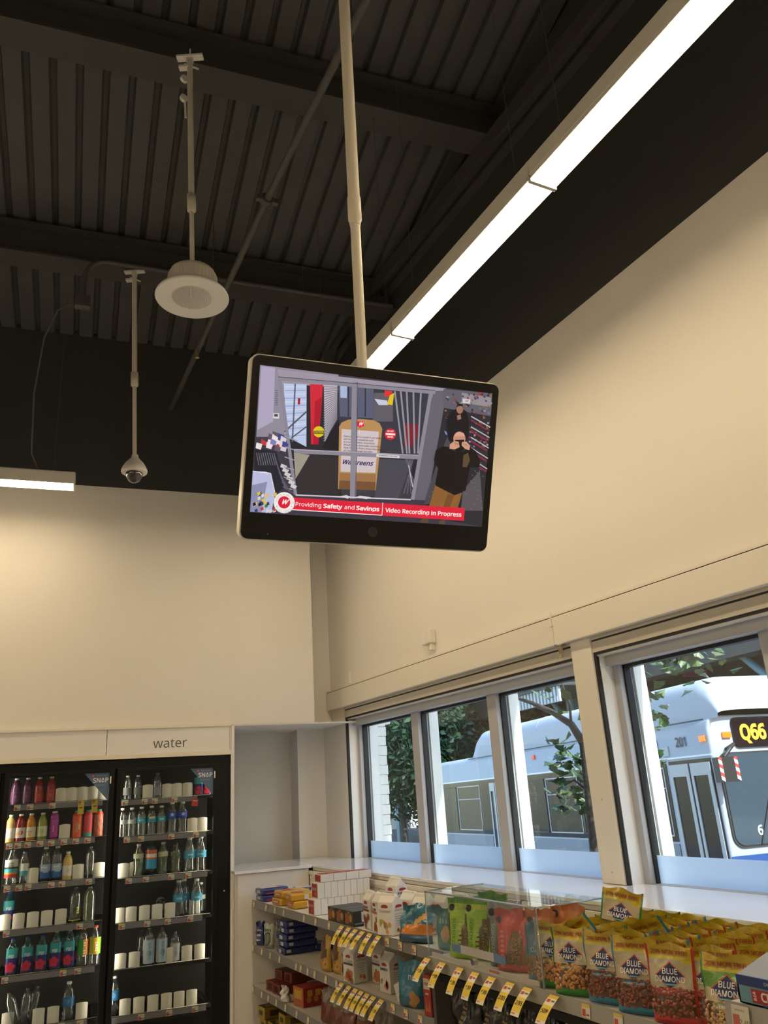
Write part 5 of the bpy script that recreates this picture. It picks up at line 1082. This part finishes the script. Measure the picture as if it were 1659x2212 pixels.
for i, (a, b) in enumerate(((1.12, 2.35), (2.42, 3.6), (3.67, 4.85), (4.92, 6.1), (8.0, 9.3), (9.4, 10.6), (10.7, 11.7))):
    m = MB()
    for (p, q_, r, s) in ((a, b, B-.14, B-.12), (a, b, B-1.08, B-1.06), (a, a+.02, B-1.08, B-.12), (b-.02, b, B-1.08, B-.12), (a, b, B-.42, B-.405)): m.box(p, q_, .008, .016, r, s)
    m.build('window_trim', BTR if i % 2 else BGR, bus)
def door(x0, x1):
    m = MB(); m.box(x0, x1, -.005, .012, .45, B-.05); d = m.build('door', BGL, bus)
    for a, b in ((x0+.02, (x0+x1)/2-.02), ((x0+x1)/2+.02, x1-.02)):
        m = MB()
        for (p, q_, r, s) in ((a, b, B-.27, B-.10), (a, a+.07, .5, B-.27), (b-.05, b, .5, B-.27), (a, b, .5, .6)): m.box(p, q_, .012, .028, r, s)
        m.build('leaf_frame', BGR, d)
door(.04, .98); door(6.85, 7.45)
m = MB(); m.box(1.05, 6.8, .004, .014, .95, 1.17); m.box(7.5, 11.9, .004, .014, .95, 1.17); m.build('waist_panel', mat('bus_waist', (.16, .20, .27), .4), bus)
m = MB(); m.box(.0, 12, .004, .012, .62, .93); m.build('blue_stripe', mat('bus_blue', (.02, .07, .26), .4), bus)
m = MB(); sf_ = lambda x, y: (-x, .0145, y)      # lettering on the side, read from the pavement
m.text(sf_, '201', -.60, B+.20, .215, (.02, .025, .05), bold=.02, sx=.9); sd = lambda z: (lambda x, y: (-x, .0145+z, y))
m.disc(sf_, -1.31, B+.21, .135, (.22, .26, .34), 28); m.disc(sd(.001), -1.31, B+.21, .115, (.55, .58, .63), 28); m.disc(sd(.002), -1.31, B+.21, .095, (.20, .24, .32), 24); m.disc(sd(.003), -1.31, B+.21, .07, (.5, .53, .58), 20); m.flat(sd(.004), [(-1.36, B+.17), (-1.26, B+.17), (-1.28, B+.24), (-1.31, B+.27), (-1.34, B+.24)], (.18, .2, .28))
m.build('lettering', V1, bus)
m = MB(); m.box(.93, 1.07, .0, .018, B+.03, B+.17); m.build('access_panel', BGR, bus)
AMB = mat('amber_lamp', (.7, .12, .01), .3, emit=1.2, ecol=(1, .25, .02)); RDL = mat('red_lamp', (.5, .03, .01), .3, emit=.6, ecol=(1, .08, .03))
for nm, mm, bx_ in (('marker_lamp', AMB, (.06, .18, .005, .03, B+.17, B+.25)), ('marker_lamp', AMB, (-.035, -.005, -.36, -.22, B+.20, B+.28)), ('marker_lamp', RDL, (5.16, 5.26, .005, .03, B+.26, B+.34)), ('marker_lamp', RDL, (10.5, 10.58, .005, .03, B+.26, B+.34))):
    m = MB(); m.box(*bx_); m.build(nm, mm, bus, bevel=.008)
# front: x = 0 plane looking to -x; lateral runs along -y
def rrect(y0, y1, z0, z1, r, n=6):
    P_ = []
    for cy, cz, a0 in ((y1-r, z1-r, 0), (y0+r, z1-r, 90), (y0+r, z0+r, 180), (y1-r, z0+r, 270)): P_ += [(cy+r*math.cos(R(a0+90*k/n)), cz+r*math.sin(R(a0+90*k/n))) for k in range(n+1)]
    return P_
m = MB(); m.prism(rrect(-2.47, -.07, B-1.22, B+.005, .16), -.02, .02, 'x'); m.build('windshield_seal', BTR, bus)
m = MB(); m.prism(rrect(-2.44, -.10, B-1.19, B-.02, .14), -.032, .01, 'x'); m.build('windshield', mat('windshield_glass', (.05, .075, .10), .03, coat=.6), bus)
m = MB(); m.prism(rrect(-2.1, -.40, B+.06, B+.47, .08), -.03, .01, 'x'); m.build('sign_housing', mat('sign_black', (.015, .008, .010), .15), bus)
LEDM = mat('amber_led', (1, .45, .02), .5, emit=3.2, ecol=(1, .42, .02))
m = MB(); m.text(lambda x, y: (-.034, -x, y), 'Q66', .735, B+.255, .33, (1, .5, .02), bold=.03, sx=.86); m.build('route_display', LEDM, bus)
m = MB(); m.text(lambda x, y: (-.036, -x, y), '6', .52, B-1.02, .2, (.62, .72, .70), bold=.02); m.build('windshield_number', V1, bus)
m = MB(); m.box(-.012, .0, -2.55, .0, .62, B-1.31); m.build('front_stripe', mat('bus_blue', (.02, .07, .26), .4), bus)
for y in (-.5, -1.7): m = MB(); m.tube([(-.045, y, B-1.18), (-.05, y-.35, B-.45)], .012, 6); m.box(-.055, -.04, y-.5, y-.2, B-.75, B-.72); m.build('wiper', BTR, bus)
mi = MB(); mi.box(-.32, -.18, -.14, .14, -.16, .16, (.02, .02, .022))
for y0, y1 in ((-.155, -.10), (.10, .155)):
    for k in range(6):
        z = -.155+k*.052; mi.flat(lambda a, b: (-.322, a, b), [(y0, z), (y1, z+.03), (y1, z+.082 if k < 5 else .155), (y0, z+.052)], (.62, .05, .04) if k % 2 else (.75, .75, .75))
mi.build('mirror', V1, bus, (0, .02, B-.22), bevel=0)
m = MB(); m.tube([(.0, -.25, B+.05), (-.2, -.22, B+.10), (-.28, -.08, B+.04), (-.26, .02, B-.06)], .025, 8); m.build('mirror_arm', BTR, bus)
for x in (2.3, 8.9):
    m = MB(); m.lathe([(.0, -.12), (.3, -.12), (.46, -.1), (.48, 0), (.46, .1), (.3, .12), (.0, .12)], 24); m.build('wheel', BTR, bus, (x, -.14, .48), (math.pi/2, 0, 0))
# ------------------------------------------------------------------ elevated railway
EL = mat('el_steel', (.045, .05, .055), .7, var=.3, bscale=1.5); ELC = mat('el_column', (.10, .20, .24), .6, var=.2, bscale=2)
el = thing('elevated_railway', 'dark steel elevated railway viaduct above the far side of the street', 'viaduct', ST(0, 8, 0), BA)
for y in (2.3, -1.5, -6): m = MB(); m.box(-30, 70, y-.15, y+.15, 4.6, 5.9); m.box(-30, 70, y-.3, y+.3, 4.55, 4.62); m.build('girder', EL, el)
m = MB(); m.box(-30, 70, -7, 3, 5.9, 6.3); m.build('track_deck', EL, el)
for k in range(9):
    x = -14+k*9.0
    for y in (2.3, -6): m = MB(); m.box(x-.22, x+.22, y-.22, y+.22, -.4, 4.6); m.box(x-.3, x+.3, y-.05, y+.05, -.4, 4.6); m.build('column', ELC, el)
    m = MB(); m.box(x-.2, x+.2, -6, 2.3, 3.9, 4.7); m.build('cross_beam', EL, el)
    m = MB(); m.tube([(x, 2.2, 3.2), (x+1.6, 2.2, 4.6)], .1, 6); m.build('knee_brace', ELC, el)
m = MB(); m.box(9.4, 13.4, 2.4, 4.9, 4.5, 4.58); m.build('stair_canopy', EL, el)
for k in range(20): m = MB(); m.box(9.5+k*.19, 9.6+k*.19, 4.78, 4.84, 4.1, 4.5); m.build('louvre_slat', mat('louvre', (.45, .5, .52), .5), el)
# ------------------------------------------------------------------ trees
LEAF = mat('leaf', vcol=True, rough=.45)
rl = random.Random(11)
def foliage(m, c, rad, n, size, pal, flat=.8):
    for _ in range(n):
        d = Vector((rl.gauss(0, 1), rl.gauss(0, 1), rl.gauss(0, 1))).normalized()*(rl.random()**.4)
        p = Vector(c)+Vector((d.x*rad[0], d.y*rad[1], d.z*rad[2])); a = Vector((rl.gauss(0, 1), rl.gauss(0, 1), rl.gauss(0, 1))).normalized(); b = a.orthogonal().normalized(); s = size*rl.uniform(.6, 1.2)
        m.add([p-a*s, p+b*s*.5, p+a*s, p-b*s*.5], [(0, 1, 2, 3)], rl.choice(pal))
PAL = [(.012, .035, .018), (.02, .055, .025), (.03, .075, .03), (.015, .045, .03), (.04, .09, .035)]; PAL2 = [(.03, .075, .02), (.05, .11, .03), (.025, .06, .02), (.07, .13, .04)]
BARK = mat('bark', (.06, .05, .045), .9, bump=.5, bscale=30)
for i, (bx_, cz, rad, n, pal, lab) in enumerate((((15.0, 28.5), 4.6, (3.0, 3.0, 3.2), 5200, PAL, 'dark green street tree seen through the leftmost window pane'), ((18.6, 30.2), 4.6, (3.0, 3.0, 3.0), 4200, PAL, 'dark green tree behind the rear of the bus'), ((20.5, 28.0), 4.4, (2.8, 2.8, 2.4), 3400, PAL2, 'lighter green tree above the bus roof'), ((24, 40), 4.5, (5, 5, 4.6), 4200, PAL, 'large dark tree at the far end of the street'))):
    o = thing('tree', lab, 'tree', (bx_[0], bx_[1], -.8), 0, 'trees along the street')
    m = MB(); m.tube([(0, 0, 0), (.05, .03, 1.6), (0, 0, 3.2)], [.13, .1, .07], 8)
    for a in (0, 1.7, 3.4, 5): m.tube([(.03, .02, 1.9), (.6*math.cos(a), .6*math.sin(a), 2.6), (1.2*math.cos(a), 1.2*math.sin(a), 3.4)], [.05, .04, .02], 6)
    m.build('trunk', BARK, o)
    m = MB(); foliage(m, (0, 0, cz), rad, n*2, .17, pal); m.build('foliage', LEAF, o)['kind'] = 'stuff'
nt_ = thing('sidewalk_tree', 'thin dark street tree with broad leaves close outside the third pane', 'tree', (5.0, 5.93, -.36))
L_ = lambda x, y, z: (x-5.0, y-5.93, z+.36)
m = MB(); m.tube([L_(5, 5.93, -.36), L_(5, 5.93, 1.0), L_(5.0, 5.90, 1.55), L_(5, 5.89, 1.92)], [.075, .058, .052, .048], 10); m.build('trunk', BARK, nt_)
for path, rr_ in (([(5, 5.89, 1.9), (5, 6.04, 2.11), (5, 6.3, 2.25), (5, 6.6, 2.37), (5, 7.0, 2.5)], [.04, .034, .028, .02, .012]), ([(5, 5.89, 1.9), (5.02, 5.8, 2.3), (5.05, 5.5, 2.7), (5, 5.0, 2.9)], [.036, .03, .022, .012]), ([(5.05, 5.5, 2.7), (5, 4.9, 2.62), (5, 4.5, 2.5)], [.014, .01, .005]), ([(5, 6.04, 2.11), (5, 6.02, 2.3), (5, 6.1, 2.5)], [.014, .01, .006]), ([(5, 5.9, 1.5), (5, 6.1, 1.62), (5, 6.35, 1.55)], [.012, .008, .005]), ([(5, 5.0, 2.9), (5, 5.1, 2.4), (5, 5.12, 1.9)], [.01, .007, .004])):
    m = MB(); m.tube([L_(*p) for p in path], rr_, 7); m.build('branch', BARK, nt_)
def leaf_mesh(c):
    m = MB(); pts = [(0, 0), (.25, .10), (.30, .36), (.46, .40), (.30, .62), (.12, .80), (0, 1.0)]
    P_ = [(x, y, .12*x+.1*math.sin(y*3)) for x, y in pts]; Q = [(-x, y, .12*x+.1*math.sin(y*3)) for x, y in pts[1:-1]][::-1]
    ctr = (0, .5, -.02); ring = P_+Q; n = len(ring)
    m.add([ctr]+ring, [(0, i+1, (i+1) % n+1) for i in range(n)], c); return m.mesh('leaf', [LEAF])
LM = [leaf_mesh(c) for c in ((.03, .08, .02), (.05, .12, .03), (.09, .15, .05), (.12, .16, .08))]
for (y, z), n, sp in (((6.17, 1.60), 22, .13), ((6.23, 1.81), 16, .13), ((6.14, 1.42), 14, .12), ((6.37, 1.49), 10, .12), ((6.0, 1.80), 10, .1), ((4.82, 2.46), 26, .16), ((4.57, 2.44), 20, .15), ((4.38, 2.48), 14, .12), ((5.09, 2.2), 9, .09), ((5.15, 2.04), 7, .08), ((5.01, 2.04), 7, .07), ((6.82, 2.55), 14, .18), ((6.32, 2.57), 16, .16), ((5.98, 2.2), 8, .08), ((5.14, 1.74), 8, .1), ((6.3, 2.03), 6, .1)):
    for _ in range(n):
        p = L_(5.0+rl.gauss(0, .14), y+rl.gauss(0, sp*.75), z+rl.gauss(0, sp*.6))
        o = link('leaf', rl.choice(LM), nt_, p, (rl.uniform(1.9, 3.6), rl.uniform(-.7, .7), rl.uniform(0, 6.28))); s = rl.uniform(.08, .14); o.scale = (s, s, s)
# ------------------------------------------------------------------ sign and buildings across the street
sg_ = thing('street_billboard', 'small pink and white sign high above the bus', 'sign', (20.7, 17.7, -.6), BA+math.pi/2)
m = MB(); m.box(-1.3, 1.3, -.05, .05, 5.2, 5.9, (.62, .62, .62)); m.box(-1.3, 1.3, -.06, .06, 5.0, 5.35, (.60, .06, .25)); m.text(lambda x, y: (x, -.07, y), '~~~~', .2, 5.65, .3, (.3, .3, .35)); m.build('panel', V1, sg_)
m = MB(); m.box(-.08, .08, -.04, .04, 0, 5.1); m.build('post', EL, sg_)
for i, (l0, l1, h, c, lab) in enumerate(((-34, -6, 9, (.10, .07, .06), 'dark brick building across the street, nearest one'), (-5.5, 14, 11, (.08, .075, .075), 'dark grey building across the street behind the viaduct'), (14.5, 36, 10, (.09, .07, .06), 'dark brown building across the street, farthest one'))):
    o = thing('building', lab, 'building', ST(0, 26, 0), BA, 'buildings across the street')
    m = MB(); m.box(l0, l1, -8, 0, -.6, h); m.build('facade', mat(f'facade_{i}', c, .8, bump=.2, bscale=8, var=.2), o)
    for k in range(int((l1-l0)/2.6)):
        for j in range(3):
            m = MB(); x = l0+1.0+k*2.6; m.box(x, x+1.3, -.02, .06, 1.0+j*2.9, 2.7+j*2.9); m.build('window', BGL, o)
